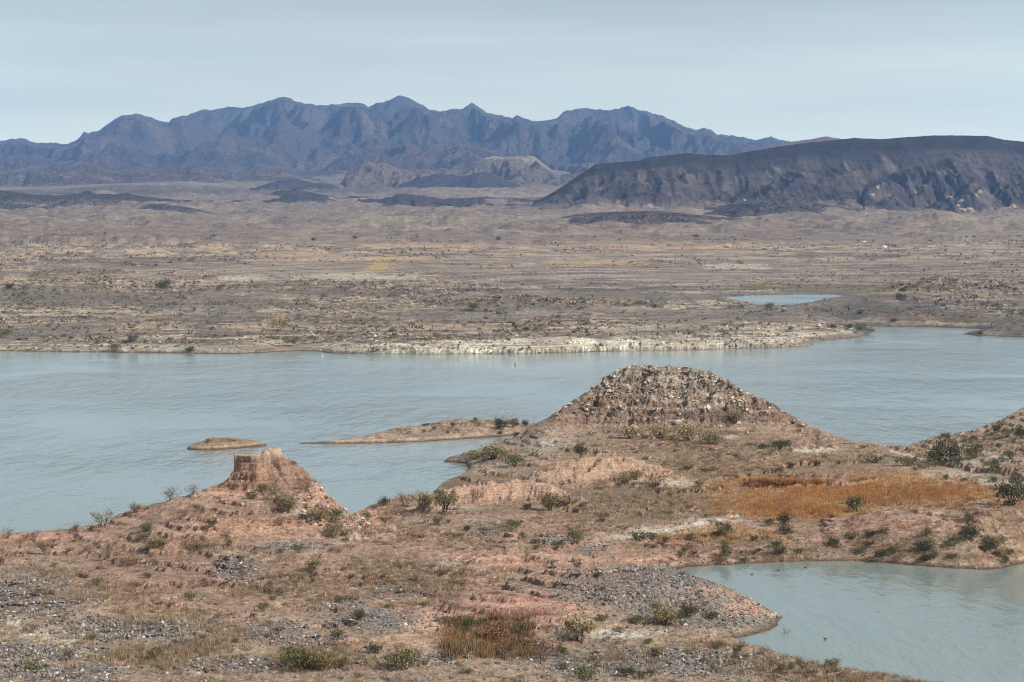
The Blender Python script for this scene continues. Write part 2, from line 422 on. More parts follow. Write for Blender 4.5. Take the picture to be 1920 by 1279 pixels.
    drop_f = 0.9 * sstep(0, 0.25, d) + 0.55 * d + 1.1 * sstep(0.7, 1.0, d + 0.3 * lo_) + 1.2 * sstep(1.7, 2.1, d + 0.4 * lo_) + 0.7 * sstep(2.8, 3.1, d)
    drop_r = 0.4 * sstep(0, 0.3, d) + 0.72 * d + 0.5 * sstep(1.2, 1.4, d + 0.4 * lo_) + 0.6 * sstep(2.6, 2.8, d + 0.4 * lo_)
    drop = drop_l * (1 - right) * (1 - front) + drop_f * front * (1 - right) + drop_r * right
    cap = topz - drop + 0.16 * (cre - 0.5) * sstep(0, 0.5, d) + 0.45 * sstep(cx1 - 2.6, cx1 - 2.0, x) * (d < 0.2) + 0.1 * sc[m]
    h[m] = smax(h[m], cap, 0.25)
    # knob on the right shoulder
    kx, kz = at_y(561, 866, 412)
    kn = kz - 5.0 * np.maximum(np.sqrt(((X[m] - kx) / 0.55) ** 2 + ((Y[m] - 412) / 0.7) ** 2) - 0.6, 0) * 0.5
    h[m] = np.maximum(h[m], np.where(kn > kz - 1.4, kn, -99))
    # crags on the rocky hill
    hm = (X > -5) & (X < 110) & (Y > 600) & (Y < 690)
    hh = h[hm]; up = sstep(3.5, 10, hh)
    cr = ridged(wx[hm], wy[hm], 10, 5, 120, 0.62)
    q = hh / 1.5 + 0.9 * cr + 0.6 * fbm(X[hm], Y[hm], 18, 2, 128); fr = q - np.floor(q)
    led = (np.floor(q) + sstep(0.6, 0.92, fr) - q) * 1.5
    cr2 = ridged(X[hm], Y[hm], 2.2, 4, 125, 0.62)
    topf = 1 - sstep(16.5, 20.5, hh) * 0.5
    h[hm] = hh + up * (1.1 * (cr - 0.7) + 0.85 * led * sstep(-0.4, 0.2, fbm(X[hm], Y[hm], 12, 2, 127)) + 0.60 * (cr2 - 0.5)) * topf
    # how high each crest stands
    ppx, ppy = project(X, Y, h)
    jn = fbm(ppx, ppy * 0, 16, 4, 180)
    jr = ridged(ppx, ppy * 0, 22, 4, 185, 0.6)
    def crest(pts, y0, y1, x0, x1, jag, extra=0):
        nonlocal h
        S = np.interp(ppx, [p[0] for p in pts], [p[1] for p in pts]) + jag * jn + extra * (1 - jr)
        over = np.maximum(S - ppy, 0) * Y / FPX
        m = (Y > y0) & (Y < y1) & (ppx >= x0) & (ppx < x1)
        h = np.where(m, h - over * 0.97, h)
    crest([(-400, 1046), (-100, 1014), (0, 1003), (60, 1000), (120, 994), (204, 981), (214, 968), (245, 957), (300, 941), (350, 929), (400, 911), (424, 903), (440, 880), (440, 700), (533, 700), (535, 846), (548, 858), (562, 873), (585, 897), (612, 925), (640, 950), (662, 967), (690, 953)], 395, 485, -900, 690, 1.6)
    crest([(975, 826), (990, 806), (1010, 793), (1030, 782), (1052, 768), (1075, 752), (1100, 737), (1128, 718), (1130, 708), (1148, 700), (1160, 692), (1185, 686), (1215, 684), (1260, 687), (1300, 692), (1330, 695), (1340, 704), (1365, 712), (1385, 728), (1408, 737),
           (1420, 745), (1450, 758), (1475, 775), (1500, 790), (1530, 803), (1560, 816), (1600, 828), (1640, 834), (1690, 837)], 598, 720, 975, 1700, 1.5, 2.0)
    crest([(1700, 838), (1725, 828), (1745, 819), (1790, 814), (1830, 805), (1868, 791), (1880, 786), (1900, 775), (1925, 761), (2000, 735), (2300, 700)], 590, 720, 1700, 3000, 1.2, 1.0)
    crest([(560, 832), (600, 829.5), (650, 822), (700, 813), (740, 803), (760, 798), (800, 797), (830, 789), (870, 785), (940, 784), (965, 787), (990, 796)], 625, 715, 520, 975, 0.8)
    # shoreline
    sdm = poly_sd(X, Y, MAIN)
    sd = np.minimum(sdm, -poly_sd(X, Y, POND))
    sd = np.maximum(sd, poly_sd(X, Y, ISLET))
    sd = sd + 0.45 * fbm(X, Y, 5, 3, 140) + 0.15 * perlin(X * 0.9, Y * 0.9, 150)
    bank = 0.28 * sd + 0.10 * np.maximum(sd - 2.5, 0) ** 1.6 + 0.75 * (1 - np.exp(-np.maximum(sd, 0) / 0.9)) * sstep(-0.5, 0.4, fbm(X, Y, 18, 2, 160))
    land = smin(h, np.maximum(bank, 0.28 * sd), 0.5)
    land = np.where(h < 0.25 + 0.04 * sd, np.minimum(0.2 + 0.03 * sd + 0.05 * sc, bank + 0.05), land)
    z = np.where(sd > 0, np.maximum(land, 0.04), np.maximum(0.35 * sd, -3) - 0.05)
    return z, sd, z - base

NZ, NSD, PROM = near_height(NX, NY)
NPX, NPY = project(NX, NY, NZ)

# colour of the soil, by place
def C(*c):
    return np.array(lin(c)) * 0.88
PINK, PINK2, TAN, GRAVEL, WHITE = C(190, 152, 130), C(170, 134, 114), C(172, 152, 128), C(120, 116, 114), C(216, 204, 184)
ORANGE, BROWN, OLIVE, DARK, ROCK = C(184, 128, 70), C(140, 110, 84), C(132, 122, 90), C(84, 74, 66), C(164, 150, 134)

def ell(px, py, cx, cy, rx, ry, n, soft=0.35, rot=0.0):
    """soft patch; n = noise that frays its edge"""
    dx, dy = px - cx, py - cy
    if rot:
        c, s = math.cos(R(rot)), math.sin(R(rot))
        dx, dy = dx * c + dy * s, -dx * s + dy * c
    d = np.sqrt((dx / rx) ** 2 + (dy / ry) ** 2) + 0.45 * n
    return 1 - sstep(1 - soft, 1 + soft, d)

n6 = fbm(NX, NY, 6, 4, 200, 0.6); n2 = fbm(NX, NY, 2.2, 3, 210); n20 = fbm(NX, NY, 24, 3, 220)
NC = np.empty(NX.shape + (3,)); NC[:] = PINK
def lay(col, w):
    global NC
    NC += (col - NC) * np.clip(w, 0, 1)[..., None]
lay(PINK2, sstep(-0.1, 0.5, n6) * 0.7)
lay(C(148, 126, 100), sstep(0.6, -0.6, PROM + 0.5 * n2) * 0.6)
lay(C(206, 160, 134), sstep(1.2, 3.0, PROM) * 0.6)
lay(TAN, sstep(0.0, 0.55, n20 + 0.3 * n6) * 0.5)
lay(TAN, sstep(1110, 1200, NPY) * 0.7)
lay(BROWN, sstep(0.15, 0.6, n2 + 0.4 * n6) * 0.45)
lay(TAN * 0.95, sstep(940, 860, NPY) * 0.75)                       # the flats beyond are duller
lay(C(150, 122, 92), ell(NPX, NPY, 1380, 862, 360, 62, n6) * 0.75)
lay(C(142, 120, 98), ell(NPX, NPY, 1200, 950, 140, 30, n6) * 0.7)
nfr = n6 * 0.8 + 0.9 * n2
z_ = lambda *a, soft=0.6: ell(NPX, NPY, *a, nfr, soft)
GRAVELS = [(30, 1118, 135, 42), (250, 1180, 140, 20), (60, 1222, 130, 16), (440, 1065, 52, 20), (505, 1185, 60, 18), (700, 1165, 95, 20), (570, 1200, 70, 12),
           (780, 1235, 80, 12), (745, 1110, 60, 12), (1230, 1085, 150, 26), (1300, 1140, 140, 32), (1180, 1110, 130, 28), (1390, 1165, 80, 14),
           (1290, 1240, 170, 24), (1130, 1250, 110, 20), (912, 1000, 28, 18), (1030, 1010, 30, 9), (1110, 1030, 30, 8), (430, 1245, 90, 12), (90, 1260, 120, 16), (640, 1135, 40, 12), (550, 1022, 60, 9)]
GW = np.zeros(NX.shape)
for g in GRAVELS:
    GW = np.maximum(GW, z_(*g))
lay(GRAVEL * 1.12, GW * 0.75)
for w in [(25, 1165, 40, 8), (95, 1185, 60, 9), (120, 1205, 40, 6), (1250, 995, 90, 7), (1350, 975, 45, 5), (1180, 1008, 40, 6), (700, 1000, 60, 10), (1020, 832, 45, 12), (1520, 842, 50, 7),
          (1690, 858, 60, 3), (850, 955, 60, 5), (1160, 1190, 90, 9), (870, 1055, 70, 9), (1845, 868, 30, 6), (1770, 895, 55, 9), (1870, 905, 60, 6), (560, 960, 30, 8), (665, 970, 30, 10), (1240, 905, 60, 7), (1340, 820, 40, 4)]:
    lay(WHITE, z_(*w) * 0.75)
for w in [(840, 1155, 60, 12), (790, 1180, 30, 12), (690, 1202, 110, 9), (1420, 1140, 50, 14), (1220, 1050, 50, 8), (420, 880, 60, 50), (480, 990, 130, 20), (980, 1050, 120, 12), (60, 1006, 140, 8)]:
    lay(C(212, 162, 132), z_(*w) * 0.8)
ORG = np.maximum.reduce([z_(1600, 930, 235, 20), z_(1690, 905, 90, 16), z_(1480, 950, 130, 20), z_(1720, 925, 120, 22), z_(1440, 905, 100, 8)])
lay(ORANGE, ORG * 0.8)
lay(C(170, 132, 94), np.maximum.reduce([z_(1350, 1005, 120, 16), z_(1300, 1052, 60, 5), z_(1420, 1048, 70, 5), z_(900, 1200, 70, 25), z_(1700, 850, 40, 8)]) * 0.7)
lay(DARK, z_(985, 1222, 60, 20) * 0.75)
lay(C(210, 200, 184), z_(1780, 892, 80, 12) * 0.5)
# thin coloured beds in the slopes
bed = perlin(NZ * 2.6 + 0.4 * n6, NX * 0.01, 240)
lay(C(150, 104, 86), sstep(0.15, 0.5, bed) * 0.45 * sstep(0.4, -0.2, GW))
lay(C(214, 184, 158), sstep(0.2, 0.55, -bed) * 0.30 * sstep(0.4, -0.2, GW))
# bench risers darkened in colour for ledge shade, with pale lips
lay(C(140, 100, 82), BENCH[1] * sstep(0.80, 0.88, BENCH[0]) * sstep(1.0, 0.96, BENCH[0]) * 0.65)
lay(C(222, 188, 162), BENCH[1] * sstep(0.12, 0.02, BENCH[0]) * 0.55)
# striped mound
SM = z_(965, 1140, 125, 30, soft=0.2) * (NY < 325)
lay(C(176, 128, 108), SM * 0.8)
st = np.sin(NZ * 10 + 1.2 * n20); lay(C(112, 76, 62), SM * sstep(0.3, 0.8, st) * 0.75); lay(C(216, 172, 148), SM * sstep(0.4, 0.9, -st) * 0.6)
# rocky hill
HILLM = (NX > -2) & (NX < 105) & (NY > 608) & (NY < 690) & (NZ > 4.2)
hw = HILLM * sstep(4.2, 6.5, NZ)
lay(C(166, 132, 110), hw * 0.8)
lay(C(178, 164, 146), hw * sstep(9, 17, NZ + 5 * n6) * 0.85)
lay(C(140, 106, 88), hw * sstep(0.0, 0.5, n6 + 0.5 * n2) * 0.5)
lay(C(206, 194, 176), hw * sstep(0.2, 0.5, n2 - 0.3 * n6) * sstep(7, 12, NZ) * 0.7)
lay(DARK, hw * sstep(0.05, 0.5, ridged(NX, NY, 3.0, 3, 260) - 1.0) * 0.5)  # crevice shade painted dark into the rock colour
lay(C(96, 86, 80), z_(990, 822, 30, 20) * 0.6)
# pale caprock of the butte, weathered rim
lay(C(138, 112, 96), hw * sstep(0.05, 0.35, perlin(NZ * 0.9 + 0.3 * n2, NX * 0.03, 630)) * 0.6); lay(C(208, 190, 168), hw * sstep(0.1, 0.4, -perlin(NZ * 1.6 + 0.3 * n2, NX * 0.05, 631)) * 0.5)
bm = (NX > -56) & (NX < -36) & (NY > 400) & (NY < 420)
lay(C(216, 196, 172), (bm * sstep(18.5, 18.9, NZ + 0.9 * n2)) * 0.85)
lay(C(126, 88, 70), bm * (NZ > 13.6) * 0.35)
lay(C(122, 86, 68), bm * sstep(0.15, 0.45, perlin(NZ * 0.9 + 0.3 * n2, NX * 0.08, 98)) * (NZ < 18.4) * (NZ > 13.5) * 0.7)
lay(C(150, 104, 80), (bm * (NZ < 18.4) * (NZ > 14.5)) * sstep(-0.1, 0.4, perlin(NZ * 1.7, NX * 0.1, 99)) * 0.5)
ISL = (NY > 600) & (NY < 645) & (NX < -50) & (NPX < 520)
lay(C(156, 128, 98), ISL * 0.85); lay(C(110, 84, 64), ISL * sstep(1.0, 0.3, NZ) * 0.7)
SPT = (NY > 625) & (NY < 715) & (NPX > 520) & (NPX < 985)
lay(C(176, 148, 124), SPT * 0.7); lay(C(128, 108, 92), SPT * sstep(-0.1, 0.4, n6) * 0.7)
lay(C(112, 96, 84), z_(890, 856, 70, 12) * 0.8)
MB = (NY > 438) & (NY < 524) & (NPX > 815) & (NPX < 1260)
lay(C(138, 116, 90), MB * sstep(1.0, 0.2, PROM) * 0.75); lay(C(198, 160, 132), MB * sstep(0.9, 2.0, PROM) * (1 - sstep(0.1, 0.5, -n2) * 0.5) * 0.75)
def track(pts, w):
    best = np.full(NPX.shape, 1e9)
    for (ax, ay), (bx, by) in zip(pts[:-1], pts[1:]):
        ex, ey = bx - ax, (by - ay) * 2.5
        t = np.clip(((NPX - ax) * ex + (NPY - ay) * 2.5 * ey) / (ex * ex + ey * ey), 0, 1)
        best = np.minimum(best, np.hypot(NPX - ax - ex * t, (NPY - ay) * 2.5 - ey * t))
    return sstep(1.3, 0.6, best / w + 0.5 * n2)
lay(C(226, 214, 194), track([(1192, 1006), (1215, 999), (1260, 992), (1310, 982), (1350, 975), (1382, 966), (1372, 958)], 7) * 0.85)
lay(C(222, 204, 176), track([(-20, 1160), (40, 1172), (75, 1192), (110, 1206), (150, 1220), (200, 1232)], 9) * 0.8)
lay(C(214, 180, 150), track([(700, 1200), (760, 1192), (800, 1180), (820, 1160), (870, 1150)], 11) * 0.8)
lay(C(220, 206, 186), track([(1672, 846), (1700, 853), (1730, 862), (1752, 870)], 5) * 0.8)
lay(C(216, 202, 184), track([(1800, 834), (1840, 845), (1865, 856), (1890, 858)], 6) * 0.8)
lay(C(212, 190, 166), sstep(0.5, 0.7, NZ) * sstep(1.1, 0.8, NZ) * sstep(5, 1, NSD) * 0.5)
# damp dark band at the waterline
wet = sstep(0.55, 0.1, NZ) * sstep(3.5, 0.5, NSD)
lay(C(92, 70, 54), wet * 0.85)
NC = NC.mean(-1, keepdims=True) * 0.14 + NC * 0.86
NC *= (1.42 * (1 + 0.14 * n2))[..., None]

cxm = (NPX[:-1, :-1] + NPX[1:, 1:]) / 2; fy = (NY[:-1, :-1] + NY[1:, 1:]) / 2; fx = (NX[:-1, :-1] + NX[1:, 1:]) / 2
fz = (NZ[:-1, :-1] + NZ[1:, 1:]) / 2
DX, DY = NX.copy(), NY.copy()
bq = (NY > 398) & (NY < 424) & (NX > -62) & (NX < -30)
bx_, by_, bz_ = NX[bq], NY[bq], NZ[bq]
rx_, ry_ = bx_ + 45.5, (by_ - 410.5) * 1.3; rl = np.sqrt(rx_ ** 2 + ry_ ** 2) + 1e-6
am = sstep(13.2, 14.4, bz_) * sstep(19.6, 18.9, bz_ - 0.0) * sstep(2.0, 4.0, rl)
sh_ = 0.42 * perlin(bz_ * 0.95, bx_ * 0.10 + 5, 611) + 0.22 * perlin(bz_ * 2.6, bx_ * 0.3, 612) + 0.30 * sstep(18.0, 18.5, bz_) + 0.12 * perlin(bz_ * 4, bx_ * 1.3, 613)
DX[bq] += rx_ / rl * sh_ * am; DY[bq] += ry_ / rl * sh_ * am
hq = HILLM & (NZ > 4.8)
hx, hz = NX[hq], NZ[hq]
DY[hq] -= sstep(4.8, 7, hz) * (0.75 * perlin(hz * 0.75, hx * 0.10, 621) + 0.40 * perlin(hz * 2.0, hx * 0.35, 622) + 0.2 * perlin(hz * 4.0, hx * 1.2, 623))
deep = fz < -1.2
mi = (fy > 600) & (fy < 645) & (fx < -50) & (cxm > 330) & (cxm < 515) & ~deep
hillmask = (fx > 2) & (fx < 100) & (fy > 606) & (fy < 695) & (fz > 4.6 + 0 * fx) & ~mi
ms = (fy > 630) & (fy < 705) & (cxm > 520) & (cxm < 985) & ~deep & ~hillmask
mb = (fy > 380) & (fy < 432) & (fx > -92) & (fx < -30) & (fz > 12.4 + 0.05 * np.abs(fx + 46))
rest = ~(mi | ms | hillmask | mb | deep)
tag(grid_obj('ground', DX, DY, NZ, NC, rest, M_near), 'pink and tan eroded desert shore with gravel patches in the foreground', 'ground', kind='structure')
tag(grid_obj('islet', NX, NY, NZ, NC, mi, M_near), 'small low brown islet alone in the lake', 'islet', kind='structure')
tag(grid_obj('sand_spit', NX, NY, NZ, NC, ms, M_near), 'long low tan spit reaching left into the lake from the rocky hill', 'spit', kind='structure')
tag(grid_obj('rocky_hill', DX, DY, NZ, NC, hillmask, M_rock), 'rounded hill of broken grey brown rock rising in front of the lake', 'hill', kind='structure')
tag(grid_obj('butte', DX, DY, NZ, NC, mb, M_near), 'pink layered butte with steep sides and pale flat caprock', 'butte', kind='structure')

# hillside under and beside the viewpoint
gx, gy = np.meshgrid(np.linspace(-200, 200, 60), np.linspace(-60, 187, 60))
t = np.clip((187 - gy) / 187, 0, 1.2) ** 2.2
gz = (fn(np.clip(gx, -50, 60), np.full(gx.shape, 190.0)) - 0.5) * (1 - t) - 3.0 * (1 - t) + 36 * t + 0.6 * fbm(gx, gy, 20, 3, 300) * (1 - t)
gc = np.empty(gx.shape + (3,)); gc[:] = TAN
tag(grid_obj('hillside', gx, gy, gz, gc, np.ones((59, 59), bool), M_near), kind='structure')

# ------------------------------------------------------------------ visible-surface lookup
class Look:
    def __init__(s, X, Y, Z, ratio):
        s.X, s.Y, s.Z, s.ratio = X, Y, Z, ratio
        s.px, s.py = project(X, Y, Z)
        s.neg = np.ascontiguousarray(-np.minimum.accumulate(s.py, 0).T)
    def at(s, px, py):
        """ground point seen at this pixel of the view: (x, y, z) or None"""
        r = (px - 960) / FPX
        col = int(np.clip(np.searchsorted(s.px[0], px), 0, len(s.ratio) - 1))
        for _ in range(3):
            c = s.neg[col]
            i = int(np.searchsorted(c, -py))
            if i >= len(c): return None
            d = s.px[i, col] - px
            step = (s.px[i, -1] - s.px[i, 0]) / (len(s.ratio) - 1)
            if abs(d) < step: break
            col = int(np.clip(col - round(d / step), 0, len(s.ratio) - 1))
        return float(s.X[i, col]), float(s.Y[i, col]), float(s.Z[i, col]), i, col
LN = Look(NX, NY, NZ, ang)

# ------------------------------------------------------------------ far shore and desert plain
angf = (np.linspace(-160, 2080, 1130) - 960) / FPX
yf = [np.arange(1020, 1300, 0.75), np.arange(1300, 1700, 1.3), np.arange(1700, 2600, 3.2)]
y = 2600.0; L = []
while y < 40000:
    L.append(y); y *= 1.006
yf = np.concatenate(yf + [np.array(L)])
FX = yf[:, None] * angf[None, :]; FY = np.repeat(yf[:, None], len(angf), 1)
FAR = shore([(-2500, 654), (-400, 656), (0, 658), (100, 660), (200, 661), (300, 662), (440, 664), (500, 661), (560, 658.5), (600, 659), (625, 663.5), (700, 663.5), (800, 664.5), (960, 663.5),
             (1050, 662), (1200, 657.5), (1320, 655.5), (1450, 652), (1512, 649), (1530, 645), (1500, 641), (1560, 637.5), (1600, 634), (1632, 628.5), (1618, 622), (1590, 616), (1560, 609),
             (1600, 611.5), (1700, 612.5), (1760, 613.5), (1830, 616.5), (1850, 618), (1845, 624), (1805, 626.5), (1830, 629), (1920, 632.5), (2100, 640), (2600, 646), (5000, 650),
             (5000, 421.5), (-2500, 421.5)])
COVE = shore([(1322, 563), (1370, 557), (1410, 553.5), (1500, 552.2), (1568, 552.6), (1590, 555), (1560, 562), (1510, 573), (1450, 580), (1400, 580), (1365, 575), (1335, 568)])
fc = []
def fct(px, py, z):
    X, Y = at_z(px, py, z); fc.append((float(X / Y * FPX / 260), float(math.log(Y) * 6), z))
for px in (-400, 0, 300, 600, 900, 1150):
    fct(px, 655, 1.5)
    for py, z in ((640, 3.5), (620, 6), (600, 9), (580, 12), (560, 15.5), (540, 18.5), (520, 21.5), (500, 25), (480, 30), (465, 34.5)): fct(px, py, z)
for py, z in ((640, 3), (620, 5.5), (600, 7), (585, 7.5), (572, 8.5)): fct(1330, py, z)
for py, z in ((645, 1.6), (620, 4.5), (600, 5.0), (585, 4.2)): fct(1450, py, z)
fct(1560, 632, 1.5); fct(1580, 622, 1.5); fct(1400, 550, 3); fct(1500, 548, 3)
for px in (1330, 1450, 1560): 
    for py, z in ((540, 8), (520, 15), (500, 22), (480, 30), (465, 35)): fct(px, py, z)
for px in (1700, 1920, 2300):
    for py, z in ((605, 3), (585, 7), (560, 12), (543, 13.5), (530, 17), (515, 21), (500, 25), (480, 30), (465, 35)): fct(px, py, z)
for px in (-400, 200, 700, 1200, 1700, 2300):
    for Y, z in ((3030, 45), (3700, 60), (4500, 79), (6000, 120), (7200, 165), (8000, 190), (10500, 268), (14000, 400), (20000, 500), (40000, 600)):
        fc.append(((px - 960) / 260, math.log(Y) * 6, z))
ff = rbf_fit(fc, (1, 1), 0.6)
def far_height(X, Y):
    base = upsample_eval(lambda a, b: ff(a / b * FPX / 260, np.log(b) * 6), X, Y, 5)
    s = sstep(1060, 1600, Y); s2 = sstep(1500, 4000, Y)
    n1 = fbm(X, Y, 190, 4, 400); n2_ = fbm(X, Y, 45, 4, 410)
    h = base + n1 * (2.2 + 2.4 * s + 5.0 * s2) + n2_ * (1.5 + 1.0 * s) * (1 - 0.3 * s2) + (ridged(X, Y, 75, 4, 415) - 0.7) * (1.0 + 2.0 * s)
    h = h + sstep(2100, 3000, Y) * (6 * fbm(X, Y, 420, 4, 425) + 9 * (ridged(X + 60 * n1, Y + 60 * n1, 380, 4, 427) - 0.6) * sstep(8000, 5000, Y)) + 14 * sstep(3300, 5200, Y) * fbm(X, Y, 900, 4, 430) + 16 * sstep(5000, 9000, Y) * fbm(X, Y, 2200, 4, 440)
    wx, wy = X + 10 * fbm(X, Y, 80, 3, 450), Y + 14 * fbm(X, Y, 80, 3, 455)
    def add(pts, sf, sb, rnd, k):
        nonlocal h
        m = (Y > min(p[2] for p in pts) - 420) & (Y < max(p[2] for p in pts) + 420)
        h[m] = smax(h[m], ridge_h(wx[m], wy[m], pts, sf, sb, rnd), k)
    add([(1440, 590, 1440), (1485, 577, 1460), (1560, 562, 1480), (1620, 551, 1490), (1690, 546, 1500), (1760, 548, 1500), (1850, 556, 1490), (1960, 565, 1480)], 0.13, 0.10, 25, 1.5)
    add([(1800, 628, 1262), (1850, 612, 1280), (1900, 602, 1300), (1980, 594, 1310), (2200, 590, 1320)], 0.14, 0.12, 10, 0.5)
    add([(190, 560, 1420), (270, 545, 1440), (320, 541, 1450), (380, 548, 1450), (450, 560, 1440)], 0.05, 0.05, 20, 1.0)
    add([(1000, 560, 1400), (1130, 551, 1440), (1240, 556, 1450), (1330, 563, 1460)], 0.045, 0.04, 20, 1.0)
    # benches cut by old water levels
    rk = fbm(X, Y, 120, 3, 470)
    q = h / 1.7 + 0.35 * fbm(X, Y, 70, 3, 460) + 0.15 * n2_; fr = q - np.floor(q)
    fr1 = fr; ter = (np.floor(q) + 0.3 * fr + 0.7 * sstep(0.80, 0.97, fr) - q) * 1.7
    h = h + ter * (0.30 + 0.75 * sstep(-0.1, 0.3, rk)) * (1 - sstep(2600, 3600, Y))
    q = h / 0.62 + 0.3 * fbm(X, Y, 40, 2, 465); fr = q - np.floor(q)
    h = h + 0.8 * (np.floor(q) + sstep(0.7, 0.95, fr) - q) * 0.62 * sstep(-0.15, 0.25, rk) * (1 - sstep(1700, 2300, Y))
    cr = ridged(X, Y, 14, 4, 480)
    h = h + 0.80 * (cr - 0.8) * sstep(-0.1, 0.35, rk) * (1 - sstep(2000, 3000, Y)) + 0.15 * perlin(X / 3.1, Y / 3.1, 490)
    sd0 = np.minimum(poly_sd(X, Y, FAR), -poly_sd(X, Y, COVE))
    sd = sd0 + 2.2 * fbm(X, Y, 16, 3, 500) * sstep(-1, 2, fbm(X, Y, 200, 1, 501) + 1)
    # the ground in front of the inner pool stays low
    qx, qy = project(X, Y, h)
    S = np.interp(qx, [1290, 1335, 1380, 1420, 1450, 1485, 1520, 1562, 1600, 1640, 1700], [556, 562, 570, 576.5, 578, 576, 568, 558, 552, 548, 546]) + 0.7 * fbm(qx, qx * 0, 14, 3, 505)
    h = np.where((Y > 1340) & (Y < 1640) & (qx > 1290) & (qx < 1700), h - np.maximum(S - qy, 0) * Y / FPX, h)
    # low blocky limestone ledge along the centre of the shore
    pxl = X / Y * FPX + 960
    ledge = sstep(560, 720, pxl) * sstep(1560, 1430, pxl) + 0.28 * sstep(-100, 30, pxl) * sstep(520, 420, pxl)
    blk = ridged(X, Y * 0.2, 42, 3, 520) + 0.0
    h = h + ledge * (2.6 + 1.0 * fbm(X, Y, 40, 2, 525)) * sstep(70, 18, sd)
    bank = 0.075 * sd + (0.6 + 2.9 * ledge * (1 - 0.6 * sstep(1.3, 1.6, blk)) * (0.8 + 0.5 * fbm(X, Y, 60, 2, 526))) * sstep(0, 1.8 + 2 * (1 - ledge), sd - 2.0 * ledge * sstep(1.1, 1.5, blk)) + 1.5 * ledge * sstep(14, 16, sd + 4 * n2_) + 1.3 * ledge * sstep(28, 30, sd + 6 * n2_)
    bank = np.where(Y > 1640, 0.05 * sd + 0.4, bank) + np.maximum(sd, 0) * 0.16 * sstep(1430, 1500, pxl) * (Y < 1700)
    land = smin(h, bank, 1.0)
    land = np.where(h < 0.6, np.minimum(bank, 0.5 + 0.02 * sd), land)
    z = np.where(sd > 0, np.maximum(land, 0.1), np.maximum(0.15 * sd, -6) - 0.1)
    return z, sd, rk, cr, ledge, blk, fr1
FZ, FSD, RK, CR, LEDGE, BLK, FR1 = far_height(FX, FY)
FPX_, FPY_ = project(FX, FY, FZ)
m12 = fbm(FX, FY, 30, 4, 540, 0.6); m60 = fbm(FX, FY, 160, 4, 550, 0.6)
mgr = fbm(FX / FY * 60, np.log(FY) * 60, 1.0, 4, 560, 0.6)
FC = np.empty(FX.shape + (3,))
GREY, GREY2, FTAN, FWHITE = C(156, 141, 127), C(126, 112, 102), C(192, 168, 140), C(240, 230, 210)
FC[:] = GREY
def layf(col, w):
    global FC
    FC += (col - FC) * np.clip(w, 0, 1)[..., None]
layf(GREY2, sstep(-0.1, 0.5, m60) * 0.7)
layf(FTAN, sstep(0.0, 0.5, m12) * 0.6)
bedf = perlin(FZ * 0.55 + 0.3 * m60, FX * 0.002, 570); bed2 = perlin(FZ * 1.6 + 0.3 * m12, FX * 0.004, 575)
RKW = 0.25 + 0.75 * sstep(-0.15, 0.3, RK)
layf(C(108, 98, 92), sstep(0.1, 0.45, bedf) * 0.5 * RKW); layf(C(200, 184, 162), sstep(0.15, 0.5, -bedf) * 0.6 * RKW)
layf(C(100, 90, 84), sstep(0.15, 0.5, bed2) * 0.5); layf(C(206, 194, 176), sstep(0.2, 0.55, -bed2) * 0.45 * sstep(-0.1, 0.3, RK))
RK1 = sstep(-0.15, 0.25, RK) * (FY < 3000)
layf(C(104, 92, 82), RK1 * sstep(0.76, 0.84, FR1) * sstep(1.0, 0.95, FR1) * 0.6); layf(C(214, 198, 174), RK1 * sstep(0.16, 0.02, FR1) * 0.6)  # overhang shade put into the riser colour, lips paler
nearbank = sstep(42, 8, FSD + 14 * m12) * (FY < 1600)
layf(FWHITE, nearbank * np.clip(LEDGE * (0.72 + 0.5 * m60) + 0.08, 0, 1) * (0.6 + 0.4 * sstep(0.3, -0.3, m12)) * (1 - 0.85 * sstep(0.0, 0.25, perlin(FZ * 1.1 + 0.25 * m12, FX * 0.01, 576))))
layf(C(120, 106, 92), nearbank * sstep(1.25, 1.6, BLK) * 0.5 * LEDGE)
e = lambda *a, **k: ell(FPX_, FPY_, *a, mgr * 1.6 + 0.5 * m12, **k)
OUT = np.maximum.reduce([e(*a) for a in [(390, 577, 45, 5), (150, 577, 34, 5), (430, 600, 90, 9), (400, 630, 140, 14), (90, 610, 60, 6), (120, 635, 90, 8), (800, 625, 160, 10), (1050, 615, 200, 10), (1300, 600, 150, 10)]])
layf(C(112, 98, 88), OUT * sstep(0.0, 0.4, bed2 + 0.5 * m12) * 0.75); layf(C(206, 192, 172), OUT * sstep(0.0, 0.4, -bed2 - 0.4 * m12) * 0.7)
layf(C(96, 92, 88), e(1150, 543, 330, 2.5) * 0.6)
layf(C(205, 180, 150), sstep(0.05, 0.4, mgr) * sstep(452, 462, FPY_) * sstep(505, 470, FPY_) * 0.65)
layf(C(204, 168, 138), np.maximum.reduce([e(1190, 457, 110, 8), e(820, 460, 90, 4), e(1260, 462, 140, 5), e(560, 480, 100, 4)]) * 0.6)
layf(C(206, 172, 108), np.maximum.reduce([e(710, 500, 22, 8), e(1110, 492, 80, 3), e(740, 485, 70, 3)]) * 0.7)
layf(C(214, 208, 186), np.maximum.reduce([e(650, 518, 120, 7), e(460, 522, 60, 5), e(1370, 500, 60, 4), e(1850, 430, 150, 22), e(1800, 415, 120, 8)]) * 0.55)
layf(C(188, 128, 92), e(1710, 596, 70, 8) * 0.7); layf(C(120, 112, 72), np.maximum.reduce([e(1560, 541, 200, 7), e(1850, 600, 120, 5)]) * 0.8)
layf(C(128, 120, 112), sstep(535, 550, FPY_) * sstep(-0.1, 0.25, -RK + 0.3 * m60) * (1 - nearbank) * 0.75)
